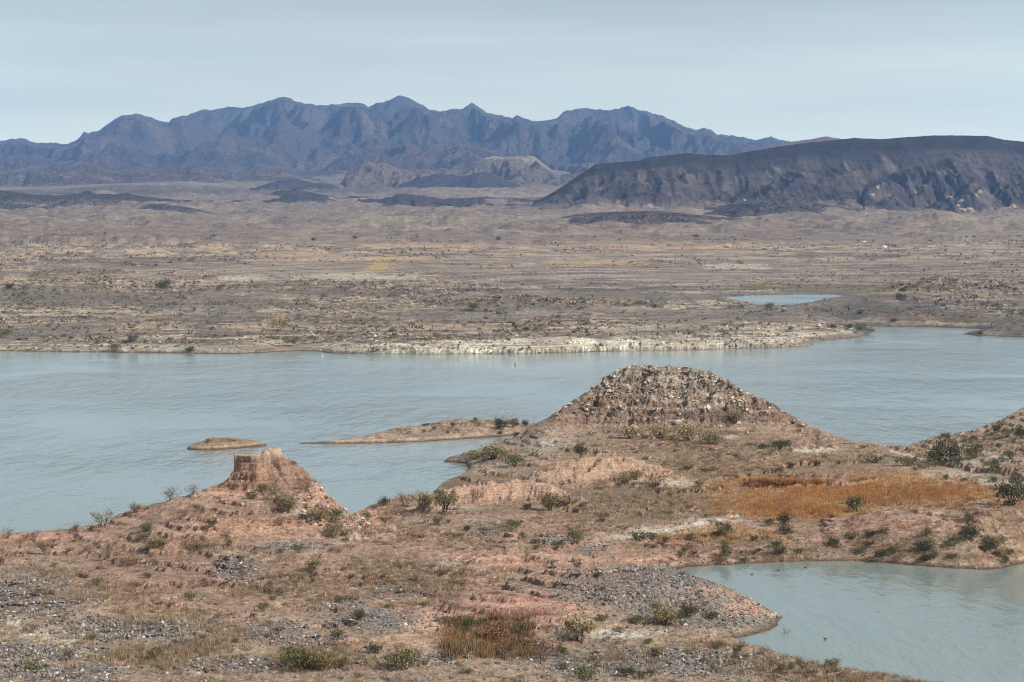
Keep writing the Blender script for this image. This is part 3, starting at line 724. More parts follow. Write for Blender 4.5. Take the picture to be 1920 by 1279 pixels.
layf(C(118, 110, 104), np.maximum.reduce([e(1640, 580, 170, 24), e(1890, 615, 90, 14)]) * 0.85); layf(C(112, 104, 100), np.maximum.reduce([e(1080, 530, 160, 5), e(260, 490, 180, 8), e(1620, 478, 160, 5), e(1700, 500, 120, 4)]) * 0.5)
up = sstep(466, 440, FPY_) * (FY > 2200)
layf(C(138, 122, 112), up * 0.85)
layf(C(156, 141, 124), up * sstep(0.0, 0.45, fbm(FX, FY, 300, 4, 580)) * 0.8)
layf(C(96, 86, 82), sstep(5200, 5800, FY) * sstep(-0.2, 0.3, fbm(FX, FY, 1500, 3, 590)) * 0.8)
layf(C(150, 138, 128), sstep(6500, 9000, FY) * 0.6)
layf(C(84, 76, 66), sstep(0.5, 0.15, FZ) * sstep(8, 1, FSD) * 0.8)
FC *= np.where(FY < 2600, 1.16, 1.04)[..., None] * np.array([1.0, 1.0, 0.98])
ffz = (FZ[:-1, :-1] + FZ[1:, 1:]) / 2; ffy = (FY[:-1, :-1] + FY[1:, 1:]) / 2
fdeep = ffz < -4
tag(grid_obj('far_shore', FX, FY, FZ, FC, ~fdeep & (ffy < 2600), M_far), 'terraced grey brown lakebed with white limestone ledges across the water', 'shore', kind='structure')
tag(grid_obj('desert_plain', FX, FY, FZ, FC, ~fdeep & (ffy >= 2600), M_plain), 'wide brown desert plain rising to the mountains', 'plain', kind='structure')
LF = Look(FX, FY, FZ, angf)

def plain(X, Y):
    r = np.clip(np.interp(Y, yf, np.arange(len(yf))), 0, len(yf) - 1.001)
    c = np.clip((X / Y - angf[0]) / (angf[1] - angf[0]), 0, len(angf) - 1.001)
    i, j = r.astype(int), c.astype(int); a, b = r - i, c - j
    return (FZ[i, j] * (1 - b) + FZ[i, j + 1] * b) * (1 - a) + (FZ[i + 1, j] * (1 - b) + FZ[i + 1, j + 1] * b) * a

# ------------------------------------------------------------------ ranges of hills
def hill_range(name, label, sil, Y0, D, base_py, col, seed, wave, amp, mat=M_hill, shape=1.1, jag=1.2, back=0.6, step=1.7, rows=120, cols2=None, cap=None, gull=0.0, cat='hills'):
    sil = sorted(sil)
    p = np.arange(sil[0][0], sil[-1][0] + step, step)
    c = np.interp(p, [s[0] for s in sil], [s[1] for s in sil])
    c = c + jag * (fbm(p, p * 0 + seed, 14, 4, seed) + 0.5 * ridged(p, p * 0 + seed, 30, 3, seed + 3) * 0.5)
    b = np.interp(p, *base_py) if isinstance(base_py, tuple) else np.full(p.shape, float(base_py))
    b = np.maximum(b, c + 1)
    tt = np.concatenate([np.linspace(-back, -0.02, max(12, rows // 6)), np.linspace(0, 1.25, rows)])
    T, P_ = np.meshgrid(tt, p, indexing='ij')
    Y = Y0 - T * D
    X = (P_ - 960) / FPX * (Y * CP)
    warp = fbm(X, Y, wave * 1.3, 3, seed + 9) * wave * 0.25 * np.clip(T * 3, 0, 1)
    Pw = np.clip(P_ + warp / Y * FPX, p[0], p[-1])
    _, zc = at_y(P_, np.interp(Pw, p, c), Y0)
    zb = plain(X, Y)
    Tc = np.clip(T, 0, 1.25)
    prof = np.where(T >= 0, np.sign(1 - Tc) * np.abs(1 - Tc) ** shape, 1 - (np.abs(T) / back) ** 1.2 * 1.0)
    if cap:      # caprock: a short vertical drop, then a talus slope
        prof = np.where(T >= 0, 1 - cap * sstep(0.0, 0.05, T) - (1 - cap) * (1 - np.sign(1 - Tc) * np.abs(1 - Tc) ** shape), prof)
    env = np.clip(T * 2.2, 0, 1) ** 1.2 * np.clip((1.2 - T) * 1.6, 0, 1)
    H = np.maximum(zc - zb, 1)
    rn = ridged(X, Y * 0.55, wave, 5, seed + 20, 0.52) - 0.9
    edge = sstep(0, 6 * step, P_ - p[0]) * sstep(0, 6 * step, p[-1] - P_)
    Z = zb + H * prof + rn * amp * env * np.clip(H / (np.max(H) * 0.5), 0.1, 1)
    if gull:
        gg = ridged(X, Y * 0.12, wave * 0.35, 3, seed + 40) - 0.8
        Z = Z + gg * gull * np.clip(T * 6, 0, 1) * np.clip((1.1 - T) * 2, 0, 1) * np.clip(H / (np.max(H) * 0.5), 0, 1)
    Z = Z - (1 - edge) * 30 - 60 * np.clip(T - 1.0, 0, 1) * np.clip(H / 60, 0.3, 3)
    lim = at_y(P_, c[None, :] + 1.0 + np.clip(T, 0, 2) * 14, Y)[1]
    Z = np.where(T > 0, smin(Z, lim, 0.004 * np.max(H)), Z)
    col_ = np.empty(Z.shape + (3,)); col_[:] = col
    if cols2 is not None:
        for cc, f in cols2:
            w = f(P_, T, X, Y, Z)
            col_ += (cc - col_) * np.clip(w, 0, 1)[..., None]
    fw = sstep(0.16, 0.0, (Z - zb) / np.maximum(0.35 * np.max(H) + 0.65 * H, 8)) * (T > 0)
    col_ += (C(136, 122, 113) - col_) * (fw * 0.85)[..., None]
    o = grid_obj(name, X, Y, Z, col_, np.ones((Z.shape[0] - 1, Z.shape[1] - 1), bool), mat)
    tag(o, label, cat, kind='structure')
    return o

VAR = lambda s, w: (lambda P, T, X, Y, Z: sstep(-0.1, 0.5, fbm(X, Y, w, 4, s)))
main_sil = [(-160, 266), (-100, 258), (0, 263), (18, 262), (38, 258), (55, 263), (70, 268), (100, 267), (125, 270), (145, 262), (160, 247), (166, 250), (185, 245), (200, 235), (215, 224), (228, 218), (245, 214), (265, 214), (285, 220),
            (302, 227), (318, 229), (325, 221), (350, 217), (375, 206), (400, 205), (440, 199), (455, 203), (480, 197), (505, 188), (530, 181), (545, 184), (560, 191), (575, 194), (610, 197), (655, 193), (675, 192), (692, 199),
            (705, 194), (730, 188), (750, 178), (765, 182), (785, 193), (805, 204), (825, 209), (850, 204), (870, 203), (885, 192), (897, 200), (915, 211), (940, 216), (960, 221), (968, 216), (985, 222), (1003, 227), (1030, 225),
            (1048, 219), (1056, 209), (1085, 203), (1110, 203), (1140, 207), (1160, 203), (1176, 198), (1195, 205), (1225, 212), (1255, 222), (1280, 235), (1300, 243), (1320, 239), (1332, 243), (1345, 253), (1365, 253), (1400, 258),
            (1420, 263), (1432, 258), (1445, 256), (1460, 262), (1478, 264), (1500, 275), (1560, 290), (1700, 300)]
hill_range('mountain_range', 'jagged blue mountain range along the horizon', main_sil, 16500, 5200, 322, C(112, 104, 102), 1, 1150, 330, rows=200, jag=2.0,
           cols2=[(C(92, 84, 84), VAR(3, 900)), (C(136, 122, 112), VAR(5, 500))], cat='mountains', shape=1.15, gull=90)
hill_range('foothills', 'low brown and purple foothills before the blue mountains', [(-160, 290), (0, 293), (50, 289), (110, 301), (150, 296), (190, 284), (205, 281), (215, 288), (240, 296), (300, 305), (340, 303), (400, 312),
           (500, 312), (560, 318), (600, 310), (630, 292), (660, 281), (700, 269), (720, 272), (760, 263), (800, 267), (860, 263), (900, 271), (960, 292), (1040, 300), (1110, 305), (1200, 310), (1300, 320)],
           12500, 2400, 336, C(112, 98, 96), 60, 500, 130, rows=130, jag=2.0, cols2=[(C(100, 88, 86), VAR(63, 400)), (C(126, 106, 100), VAR(65, 300))])
hill_range('pink_ridge', 'pale pinkish ridge peeking over the dark mesa', [(1380, 280), (1420, 274), (1450, 270), (1480, 266), (1520, 261), (1548, 255), (1565, 259), (1585, 262), (1600, 258), (1640, 262), (1700, 268), (1800, 280)],
           11000, 1500, 330, C(166, 126, 108), 80, 500, 60, rows=60, jag=0.6, cols2=[(C(134, 104, 96), VAR(84, 260))])
hill_range('brown_hills', 'low brown hills on the left below the blue range', [(-160, 322), (-50, 318), (0, 322), (60, 312), (100, 318), (150, 304), (180, 308), (205, 317), (260, 312), (300, 318), (370, 311), (410, 318), (450, 325), (480, 318), (520, 314),
           (560, 322), (600, 332), (640, 345)], 9600, 1200, 352, C(124, 108, 100), 100, 420, 60, rows=90, jag=2.0, cols2=[(C(106, 92, 88), VAR(104, 200)), (C(150, 130, 114), VAR(106, 160))])
hill_range('tan_hills', 'light tan hills in the centre of the basin', [(640, 332), (665, 316), (690, 302), (705, 305), (722, 304), (745, 316), (765, 319), (830, 316), (868, 320), (882, 312), (895, 303), (912, 295), (925, 292), (945, 294), (965, 292), (1002, 294),
           (1015, 303), (1030, 314), (1050, 330), (1070, 322), (1090, 307), (1105, 305), (1125, 306), (1150, 318), (1200, 335)], 9000, 1000, 345, C(150, 134, 118), 120, 260, 50, rows=90, jag=1.2,
           cols2=[(C(140, 120, 106), VAR(124, 150)), (C(196, 180, 152), lambda P, T, X, Y, Z: sstep(0.35, 0.1, T) * sstep(860, 900, P) * sstep(1050, 1020, P))], gull=18)
hill_range('dark_hills', 'small dark hills standing on the plain left of centre', [(460, 358), (485, 350), (505, 343), (530, 337), (560, 335), (575, 340), (585, 343), (605, 342), (625, 346), (645, 354)], 7600, 520, 357, C(80, 74, 76), 140, 200, 16, rows=50, jag=0.8, shape=1.7,
           mat=M_mesa)
hill_range('dark_hills', 'wide dark hills in the middle of the plain', [(740, 350), (765, 341), (785, 334), (820, 326), (850, 328), (870, 330), (890, 325), (912, 322), (935, 332), (955, 340), (980, 348)], 7600, 520, 352, C(74, 68, 74), 150, 220, 14, rows=50, jag=0.6, shape=1.7, mat=M_mesa)
hill_range('grey_hills', 'low grey hills below the small dark hills', [(430, 388), (460, 372), (490, 368), (520, 358), (555, 354), (590, 362), (625, 368), (660, 382), (700, 390)], 6200, 500, 392, C(96, 88, 84), 160, 200, 14, rows=50, jag=0.8, shape=1.7)
hill_range('rough_ridge', 'dark rough ridge running left from the mesa foot', [(660, 388), (690, 376), (720, 372), (755, 362), (790, 366), (830, 373), (870, 371), (900, 369), (940, 374), (965, 371), (1000, 375), (1040, 372), (1100, 378), (1170, 388)],
           5600, 380, 394, C(78, 70, 68), 170, 120, 14, rows=60, jag=1.4, mat=M_mesa, gull=6)
hill_range('dark_flats', 'dark stony flats with small outcrops on the left', [(-160, 352), (0, 356), (60, 364), (110, 366), (150, 362), (166, 357), (180, 363), (215, 364), (240, 361), (258, 366), (300, 371), (360, 377), (420, 386), (480, 394)],
           5400, 800, 408, C(98, 90, 86), 180, 320, 12, rows=60, jag=0.8, shape=1.7)
mesa_sil = [(990, 384), (1015, 372), (1035, 362), (1060, 346), (1085, 328), (1100, 319), (1116, 308), (1135, 306), (1200, 301), (1212, 296), (1225, 294), (1290, 287), (1320, 290), (1368, 291), (1410, 283), (1440, 278), (1500, 269), (1560, 263), (1600, 259),
            (1650, 261), (1700, 257), (1750, 254), (1800, 254), (1850, 255), (1880, 262), (1920, 266), (2000, 275), (2120, 284)]
def mesa_streaks(P, T, X, Y, Z):
    g = ridged(X, Y * 0.15, 90, 3, 700)
    return sstep(0.9, 1.5, g) * sstep(0.06, 0.16, T) * sstep(0.65, 0.3, T) * 0.4
hill_range('mesa', 'long dark flat topped mesa on the right with pale gullies', mesa_sil, 5100, 640, ([990, 1200, 1500, 1920, 2120], [388, 396, 402, 404, 404]), C(84, 75, 74), 200, 150, 14, mat=M_mesa, cap=0.12, shape=1.5, jag=0.4, rows=170, gull=6,  # dark basalt, with cloud shade also put into the colour
           cols2=[(C(66, 60, 64), VAR(204, 160)), (C(142, 128, 116), mesa_streaks), (C(56, 52, 54), lambda P, T, X, Y, Z: sstep(0.10, 0.03, np.abs(T)) * 0.95),
                  (C(136, 112, 98), lambda P, T, X, Y, Z: sstep(0.15, 0.5, fbm(X, Y, 110, 3, 710)) * sstep(0.45, 0.7, T) * 0.3),
                  (C(216, 190, 160), lambda P, T, X, Y, Z: sstep(0.65, 0.8, fbm(X, Y, 60, 3, 720)) * sstep(0.5, 0.8, T) * 0.6)], cat='mesa')
hill_range('mesa_bench', 'dark bench and spur at the right foot of the mesa', [(1610, 352), (1660, 330), (1700, 312), (1750, 300), (1785, 290), (1795, 296), (1830, 308), (1900, 320), (2000, 330), (2120, 340)], 4820, 420, 402, C(76, 70, 74), 240, 150, 22, mat=M_mesa, jag=0.8, rows=80, gull=10,
           cols2=[(C(100, 92, 90), VAR(244, 100)), (C(214, 186, 152), lambda P, T, X, Y, Z: sstep(0.5, 0.65, fbm(X, Y, 50, 3, 730)) * sstep(0.3, 0.6, T) * 0.8)])
hill_range('low_knolls', 'pale grey knolls in front of the mesa', [(1310, 396), (1350, 386), (1390, 378), (1430, 374), (1465, 368), (1500, 371), (1540, 382), (1600, 392), (1660, 396)], 4350, 260, 402, C(112, 102, 96), 260, 100, 8, jag=0.6, shape=1.7, rows=50,
           cols2=[(C(84, 78, 76), VAR(264, 90))])
hill_range('low_knolls', 'dim brown rise on the plain below the mesa tip', [(1030, 412), (1080, 402), (1150, 397), (1230, 395), (1300, 402), (1400, 412)], 3900, 260, 418, C(112, 98, 90), 270, 120, 6, jag=0.5, shape=1.7, rows=40)

# ------------------------------------------------------------------ lake
def water_mat():
    m = bpy.data.materials.new('lake_water'); m.use_nodes = True
    n, l = m.node_tree.nodes, m.node_tree.links
    b = n['Principled BSDF']
    b.inputs['Base Color'].default_value = (0.272, 0.34, 0.33, 1)
    b.inputs['Roughness'].default_value = 0.12
    b.inputs['IOR'].default_value = 1.333
    g = n.new('ShaderNodeNewGeometry')
    def noise(scl, s, d, rgh=0.5):
        mp = n.new('ShaderNodeMapping'); mp.inputs['Scale'].default_value = scl; mp.inputs['Rotation'].default_value = (0, 0, R(-12))
        l.new(g.outputs['Position'], mp.inputs[0])
        t = n.new('ShaderNodeTexNoise'); t.inputs['Scale'].default_value = s; t.inputs['Detail'].default_value = d; t.inputs['Roughness'].default_value = rgh
        l.new(mp.outputs[0], t.inputs['Vector']); return t.outputs['Fac']
    a = noise((0.50, 0.17, 1), 1.0, 4, 0.6); big = noise((0.012, 0.008, 1), 1.0, 2)
    fine = noise((3.0, 1.1, 1), 1.0, 2); swell = noise((0.16, 0.045, 1), 1.0, 4, 0.6)
    mr = n.new('ShaderNodeMapRange'); mr.inputs[1].default_value = 0.35; mr.inputs[2].default_value = 0.65; mr.inputs[3].default_value = 0.15; mr.inputs[4].default_value = 1.0
    l.new(big, mr.inputs[0])
    # the cove is sheltered from the wind
    sp = n.new('ShaderNodeSeparateXYZ'); l.new(g.outputs['Position'], sp.inputs[0])
    sh = n.new('ShaderNodeMapRange'); sh.inputs[1].default_value = 410; sh.inputs[2].default_value = 560; sh.inputs[3].default_value = 0.38; sh.inputs[4].default_value = 1.0
    l.new(sp.outputs['Y'], sh.inputs[0])
    # water colour by basin: murky cove, open lake, shallow turquoise inner pool
    wr = n.new('ShaderNodeMapRange'); wr.inputs[1].default_value = 300; wr.inputs[2].default_value = 1800; l.new(sp.outputs['Y'], wr.inputs[0])
    cr_ = n.new('ShaderNodeValToRGB'); ce = cr_.color_ramp.elements
    for _ in range(3): ce.new(0.5)
    for e_, (p_, c_) in zip(ce, [(0.0, (0.235, 0.285, 0.262)), (0.085, (0.240, 0.292, 0.270)), (0.16, (0.272, 0.34, 0.335)), (0.80, (0.285, 0.36, 0.36)), (0.90, (0.36, 0.50, 0.52))]):
        e_.position = p_; e_.color = c_ + (1,)
    l.new(wr.outputs[0], cr_.inputs[0]); l.new(cr_.outputs[0], b.inputs['Base Color'])
    lee = n.new('ShaderNodeMath'); lee.operation = 'MULTIPLY'; l.new(mr.outputs[0], lee.inputs[0]); l.new(sh.outputs[0], lee.inputs[1])
    mm = n.new('ShaderNodeMath'); mm.operation = 'MULTIPLY'; l.new(a, mm.inputs[0]); l.new(lee.outputs[0], mm.inputs[1])
    b1 = n.new('ShaderNodeBump'); b1.inputs['Distance'].default_value = 0.48; b1.inputs['Strength'].default_value = 1.0
    l.new(mm.outputs[0], b1.inputs['Height'])
    b0 = n.new('ShaderNodeBump'); b0.inputs['Distance'].default_value = 1.5; b0.inputs['Strength'].default_value = 1.0
    ms_ = n.new('ShaderNodeMath'); ms_.operation = 'MULTIPLY'; l.new(swell, ms_.inputs[0]); l.new(lee.outputs[0], ms_.inputs[1]); l.new(ms_.outputs[0], b0.inputs['Height']); l.new(b0.outputs[0], b1.inputs['Normal'])
    b2 = n.new('ShaderNodeBump'); b2.inputs['Distance'].default_value = 0.02; b2.inputs['Strength'].default_value = 0.6
    l.new(fine, b2.inputs['Height']); l.new(b1.outputs[0], b2.inputs['Normal'])
    l.new(b2.outputs[0], b.inputs['Normal'])
    return m
V = np.array([(-900, 150, 0), (1100, 150, 0), (1400, 3000, 0), (-1400, 3000, 0)], float)
tag(mesh_np('lake_water', V, np.array([0, 1, 2, 3]), 4, water_mat(), smooth=False), 'pale blue green lake water with small ripples', 'water', kind='structure')

# ------------------------------------------------------------------ loose stones
def octa(n, size, jag, seed):
    """n angular stones round the origin: (n, 6, 3) vertices, (8, 3) faces"""
    r = np.random.default_rng(seed)
    base = np.array([(1, 0, 0), (0, 1, 0), (-1, 0, 0), (0, -1, 0), (0, 0, 1), (0, 0, -1)], float)
    v = base[None] * (1 + (r.random((n, 6, 1)) - 0.5) * jag) + (r.random((n, 6, 3)) - 0.5) * jag * 0.7
    a = r.random(n) * 6.283; ca, sa = np.cos(a)[:, None], np.sin(a)[:, None]
    x, y = v[..., 0] * ca - v[..., 1] * sa, v[..., 0] * sa + v[..., 1] * ca
    b = (r.random(n) - 0.5) * 1.6; cb, sb = np.cos(b)[:, None], np.sin(b)[:, None]
    y2, z2 = y * cb - v[..., 2] * sb, y * sb + v[..., 2] * cb
    v = np.stack([x, y2, z2 * (0.55 + 0.4 * r.random((n, 1)))], -1)
    return v * np.asarray(size).reshape(-1, 1, 1)
OF = np.array([(0, 1, 4), (1, 2, 4), (2, 3, 4), (3, 0, 4), (1, 0, 5), (2, 1, 5), (3, 2, 5), (0, 3, 5)])

def scatter(look, n, gen, dens, seed):
    """points uniformly over the seen part of the land: gen(rng) -> px, py; dens(px, py, x, y, z, i, c) -> keep probability"""
    r = np.random.default_rng(seed); P = []
    tries = 0
    while len(P) < n and tries < n * 6:
        tries += 1
        px, py = gen(r)
        a = look.at(px, py)
        if a is None: continue
        x, y, z, i, c = a
        if z < 0.12: continue
        if r.random() < dens(px, py, x, y, z, i, c):
            P.append((x + (r.random() - 0.5) * 0.6, y + (r.random() - 0.5) * 0.6, z, i, c, px, py))
    return P

def stones(name, P, smin_, smax_, cols, seed, label, pw=2.0):
    r = np.random.default_rng(seed); n = len(P)
    s = smin_ + (smax_ - smin_) * r.random(n) ** pw
    v = octa(n, s, 0.7, seed)
    pos = np.array([p[:3] for p in P]); v += pos[:, None, :]; v[..., 2] += (s * 0.12)[:, None]
    f = (OF[None] + (np.arange(n) * 6)[:, None, None]).ravel()
    c = np.array(cols)[r.integers(0, len(cols), n)] * (0.75 + 0.5 * r.random((n, 1)))
    tag(mesh_np(name, v.reshape(-1, 3), f, 3, M_stone, np.repeat(c, 6, 0), smooth=False), label, kind='stuff')

U = lambda x0, x1, y0, y1: (lambda r: (x0 + (x1 - x0) * r.random(), y0 + (y1 - y0) * r.random()))
P = scatter(LN, 19000, U(-20, 1940, 990, 1285), lambda px, py, x, y, z, i, c: GW[i, c] ** 1.2 + 0.035, 31)
stones('gravel', P, 0.07, 0.30, [C(138, 134, 130), C(116, 112, 110), C(156, 150, 144), C(104, 99, 96), C(190, 184, 176), C(146, 132, 120)], 32, 'grey gravel and small stones strewn over the foreground slopes', 2.2)
P = scatter(LN, 700, U(400, 690, 890, 990), lambda px, py, x, y, z, i, c: 0.25 + 0.75 * (px > 560), 39)
stones('talus', P, 0.08, 0.45, [C(206, 178, 156), C(180, 140, 116), C(222, 206, 188), C(150, 112, 92)], 40, 'fallen blocks scattered below the butte', 2.5)
P = scatter(LN, 1700, U(960, 1640, 680, 835), lambda px, py, x, y, z, i, c: float(hillmask[min(i, hillmask.shape[0] - 1), min(c, hillmask.shape[1] - 1)]) * (0.12 + 0.88 * (z > 8)) * float(sstep(-0.25, 0.3, n6[i, c])), 33)
stones('rubble', P, 0.07, 0.85, [C(200, 186, 170), C(186, 168, 150), C(220, 210, 196), C(170, 148, 130), C(188, 158, 136)], 34, 'broken angular rubble covering the rocky hill', 4.5)
P = scatter(LF, 600, U(-10, 1600, 600, 664), lambda px, py, x, y, z, i, c: float(FSD[i, c] < 60) * min(1.0, LEDGE[i, c] + 0.25) * 0.8 + 0.05 * (RK[i, c] > 0.1), 35)
stones('shore_blocks', P, 0.25, 1.3, [C(222, 214, 198), C(196, 186, 170), C(160, 150, 138), C(130, 120, 110)], 36, 'pale limestone blocks along the far waterline', 2.5)
P = scatter(LF, 2600, U(-10, 1930, 470, 655), lambda px, py, x, y, z, i, c: float(sstep(0.0, 0.35, RK[i, c])), 37)
stones('ledge_rocks', P, 0.25, 1.2, [C(150, 138, 126), C(120, 108, 100), C(184, 172, 156)], 38, 'scattered rocks on the terraced lakebed across the water', 2.0)

# ------------------------------------------------------------------ grasses and low brush
def blades(P, hmin, hmax, nb, width, spread, cols, seed, lean=0.45):
    r = np.random.default_rng(seed); n = len(P)
    pos = np.array([p[:3] for p in P])
    h = hmin + (hmax - hmin) * r.random(n)
    A = r.random((n, nb)) * 6.283; rad = np.sqrt(r.random((n, nb))) * spread * h[:, None]
    bx, by = rad * np.cos(A), rad * np.sin(A)
    hh = h[:, None] * (0.55 + 0.6 * r.random((n, nb)))
    ln = lean * hh * r.random((n, nb))
    tx, ty = bx + ln * np.cos(A), by + ln * np.sin(A)
    w = width * (0.6 + 0.8 * r.random((n, nb)))
    t = r.random((n, nb)) * 3.1416
    ox, oy = w * np.cos(t), w * np.sin(t)
    V = np.empty((n, nb, 3, 3))
    V[..., 0, 0] = bx - ox; V[..., 0, 1] = by - oy; V[..., 0, 2] = -0.08
    V[..., 1, 0] = bx + ox; V[..., 1, 1] = by + oy; V[..., 1, 2] = -0.08
    V[..., 2, 0] = tx; V[..., 2, 1] = ty; V[..., 2, 2] = hh
    V += pos[:, None, None, :]
    c = np.array(cols)[r.integers(0, len(cols), n)] * (0.75 + 0.5 * r.random((n, 1)))
    c = c[:, None, :] * (0.8 + 0.4 * r.random((n, nb, 1)))
    return V.reshape(-1, 3), np.repeat(c.reshape(-1, 3), 3, 0)

def brush(P, smin_, smax_, nl, leaf, cols, seed, flat=0.75):
    """low rounded clumps of small leaf-sized faces"""
    r = np.random.default_rng(seed); n = len(P)
    pos = np.array([p[:3] for p in P]); s = smin_ + (smax_ - smin_) * r.random(n) ** 1.6
    d = r.normal(size=(n, nl, 3)); d /= np.linalg.norm(d, axis=-1, keepdims=True); d[..., 2] = np.abs(d[..., 2])
    q = d * (0.35 + 0.65 * r.random((n, nl, 1))) * np.array([1, 1, flat]) * (0.7 + 0.6 * r.random((n, nl, 1)))
    cen = q * s[:, None, None]
    o = r.normal(size=(n, nl, 3, 3)) * leaf * s[:, None, None, None]
    o[..., 2] *= 1.4
    V = cen[:, :, None, :] + o + pos[:, None, None, :]
    c = np.array(cols)[r.integers(0, len(cols), n)] * (0.75 + 0.5 * r.random((n, 1)))
    c = c[:, None, :] * (0.65 + 0.7 * r.random((n, nl, 1)))
    return V.reshape(-1, 3), np.repeat(c.reshape(-1, 3), 3, 0)

def stuff(name, parts, label):
    V = np.concatenate([p[0] for p in parts]); c = np.concatenate([p[1] for p in parts])
    tag(mesh_np(name, V, np.arange(len(V)), 3, M_veg, c, smooth=False), label, kind='stuff')

G_TAN, G_PALE, G_OLIVE, G_ORG, G_YEL = C(170, 148, 120), C(194, 172, 142), C(136, 128, 96), C(206, 150, 86), C(218, 180, 120)
G_BRN, G_GRN, G_DK = C(136, 112, 90), C(98, 104, 62), C(88, 80, 60)
# patches of thick dry grass (px, py, rx, ry)
GP = [(90, 1075, 90, 14), (190, 1115, 110, 20), (310, 1160, 110, 25), (400, 1195, 70, 28), (300, 1235, 120, 16), (790, 1090, 110, 38), (850, 1120, 60, 14), (720, 1060, 80, 18), (740, 1000, 90, 24), (860, 1015, 70, 16),
      (650, 985, 30, 16), (720, 965, 40, 12), (1260, 812, 100, 10), (1240, 838, 220, 12), (1420, 855, 180, 12), (1300, 870, 160, 12), (1230, 940, 130, 26), (1100, 990, 90, 14), (1330, 955, 50, 12), (1500, 835, 80, 10),
      (1560, 860, 70, 14), (1180, 915, 90, 12), (1330, 880, 260, 22), (1560, 890, 120, 14), (1130, 945, 110, 18), (1280, 960, 110, 14), (930, 990, 60, 10), (1000, 800, 40, 6), (1720, 800, 60, 12), (1840, 840, 90, 16), (1440, 1045, 110, 6), (620, 1120, 60, 16), (560, 1090, 80, 16), (480, 1110, 60, 12), (600, 1235, 80, 22),
      (1460, 1250, 120, 18), (1150, 1240, 80, 12), (1320, 1212, 60, 8), (420, 826, 60, 8), (870, 795, 100, 6), (1700, 935, 120, 20), (1840, 900, 80, 14), (1620, 1272, 160, 12), (1800, 1290, 120, 12)]
def gdens(px, py):
    d = 0.0
    for cx, cy, rx, ry in GP:
        q = ((px - cx) / rx) ** 2 + ((py - cy) / ry) ** 2
        if q < 1.6: d = max(d, 1 - q / 1.6)
    return d
def bare(px, py):
    """the butte's faces, the striped mound, paths: little grows there"""
    if 420 < px < 570 and 838 < py < 935: return True
    if 860 < px < 1090 and 1108 < py < 1165: return True
    if 780 < px < 850 and 1140 < py < 1180: return True
    if 830 < px < 1090 and 905 < py < 932: return True
    if 1040 < px < 1235 and 850 < py < 900: return True
    return False
anyd = lambda px, py, x, y, z, i, c: 0 if bare(px, py) else 0.035 + 0.8 * gdens(px, py) * (1 - 0.5 * GW[i, c]) * (1 - 0.6 * float(sstep(1.5, 3.5, PROM[i, c])))
Pg = scatter(LN, 14000, U(-20, 1940, 760, 1285), anyd, 41)
Pl = [p for p in Pg]
k1 = [p for p in Pl if random.random() < 0.72]; k2 = [p for p in Pl if random.random() < 0.3]
stuff('dry_grass', [blades(k1, 0.22, 0.85, 26, 0.020, 0.8, [G_TAN, G_TAN, G_PALE, G_BRN, C(156, 134, 110), C(148, 126, 104)], 42), blades(k2, 0.2, 0.7, 26, 0.020, 0.85, [G_OLIVE, G_BRN, G_TAN], 43)],
      'tufts of dry tan grass across the near land')
Po = scatter(LN, 6500, U(1220, 1925, 860, 1062), lambda px, py, x, y, z, i, c: max(ORG[i, c] ** 1.5 * 0.9 * (0.55 + 0.45 * float(sstep(-0.4, 0.1, n6[i, c]))) + 0.012, 0.28 * (1 - min(1, ((px - 1350) / 130) ** 2 + ((py - 1005) / 18) ** 2))), 44)
Po2 = scatter(LN, 500, U(830, 1000, 1165, 1235), lambda *a: 0.9, 45)
nA = [p for p in Po if n20[p[3], p[4]] + 0.5 * n6[p[3], p[4]] + random.uniform(-0.25, 0.25) > 0.12]; kA = set(map(id, nA)); nB = [p for p in Po if id(p) not in kA]
stuff('marsh_grass', [blades(nB, 0.35, 1.0, 22, 0.024, 0.95, [G_ORG, C(176, 122, 74), C(166, 118, 78), C(188, 140, 92)], 46), blades(nA, 0.25, 0.8, 22, 0.024, 1.0, [G_YEL, C(204, 168, 118), C(186, 150, 104), C(168, 138, 98)], 48), blades(Po2, 0.5, 1.2, 16, 0.04, 0.8, [C(140, 104, 74), G_OLIVE, C(154, 114, 76), C(116, 90, 68)], 47)],
      'orange and gold grass filling the low hollow behind the cove')
def bd(px, py, x, y, z, i, c):
    if bare(px, py): return 0.03
    q = 0.30 + 0.45 * gdens(px, py) + 0.5 * max(0.0, float(n6[i, c]) + 0.1)
    if 1240 < px < 1900 and 1000 < py < 1062: q = 1.2
    if 1380 < px < 1920 and py > 1215: q = 1.0
    if ORG[i, c] > 0.5: q = 0.05
    return q * (1 - 0.6 * GW[i, c]) * (1.15 - 0.75 * float(sstep(0.8, 2.5, PROM[i, c])))
Pb = scatter(LN, 12500, U(-20, 1940, 765, 1285), bd, 51)
h = len(Pb) // 4
Pc = scatter(LN, 520, U(1225, 1900, 1004, 1058), lambda px, py, x, y, z, i, c: 0.9 * float(sstep(-0.3, 0.25, n6[i, c])), 56)
Pd = scatter(LN, 260, U(1700, 1925, 800, 930), lambda px, py, x, y, z, i, c: 0.9 * float(sstep(-0.1, 0.3, n6[i, c])), 57)
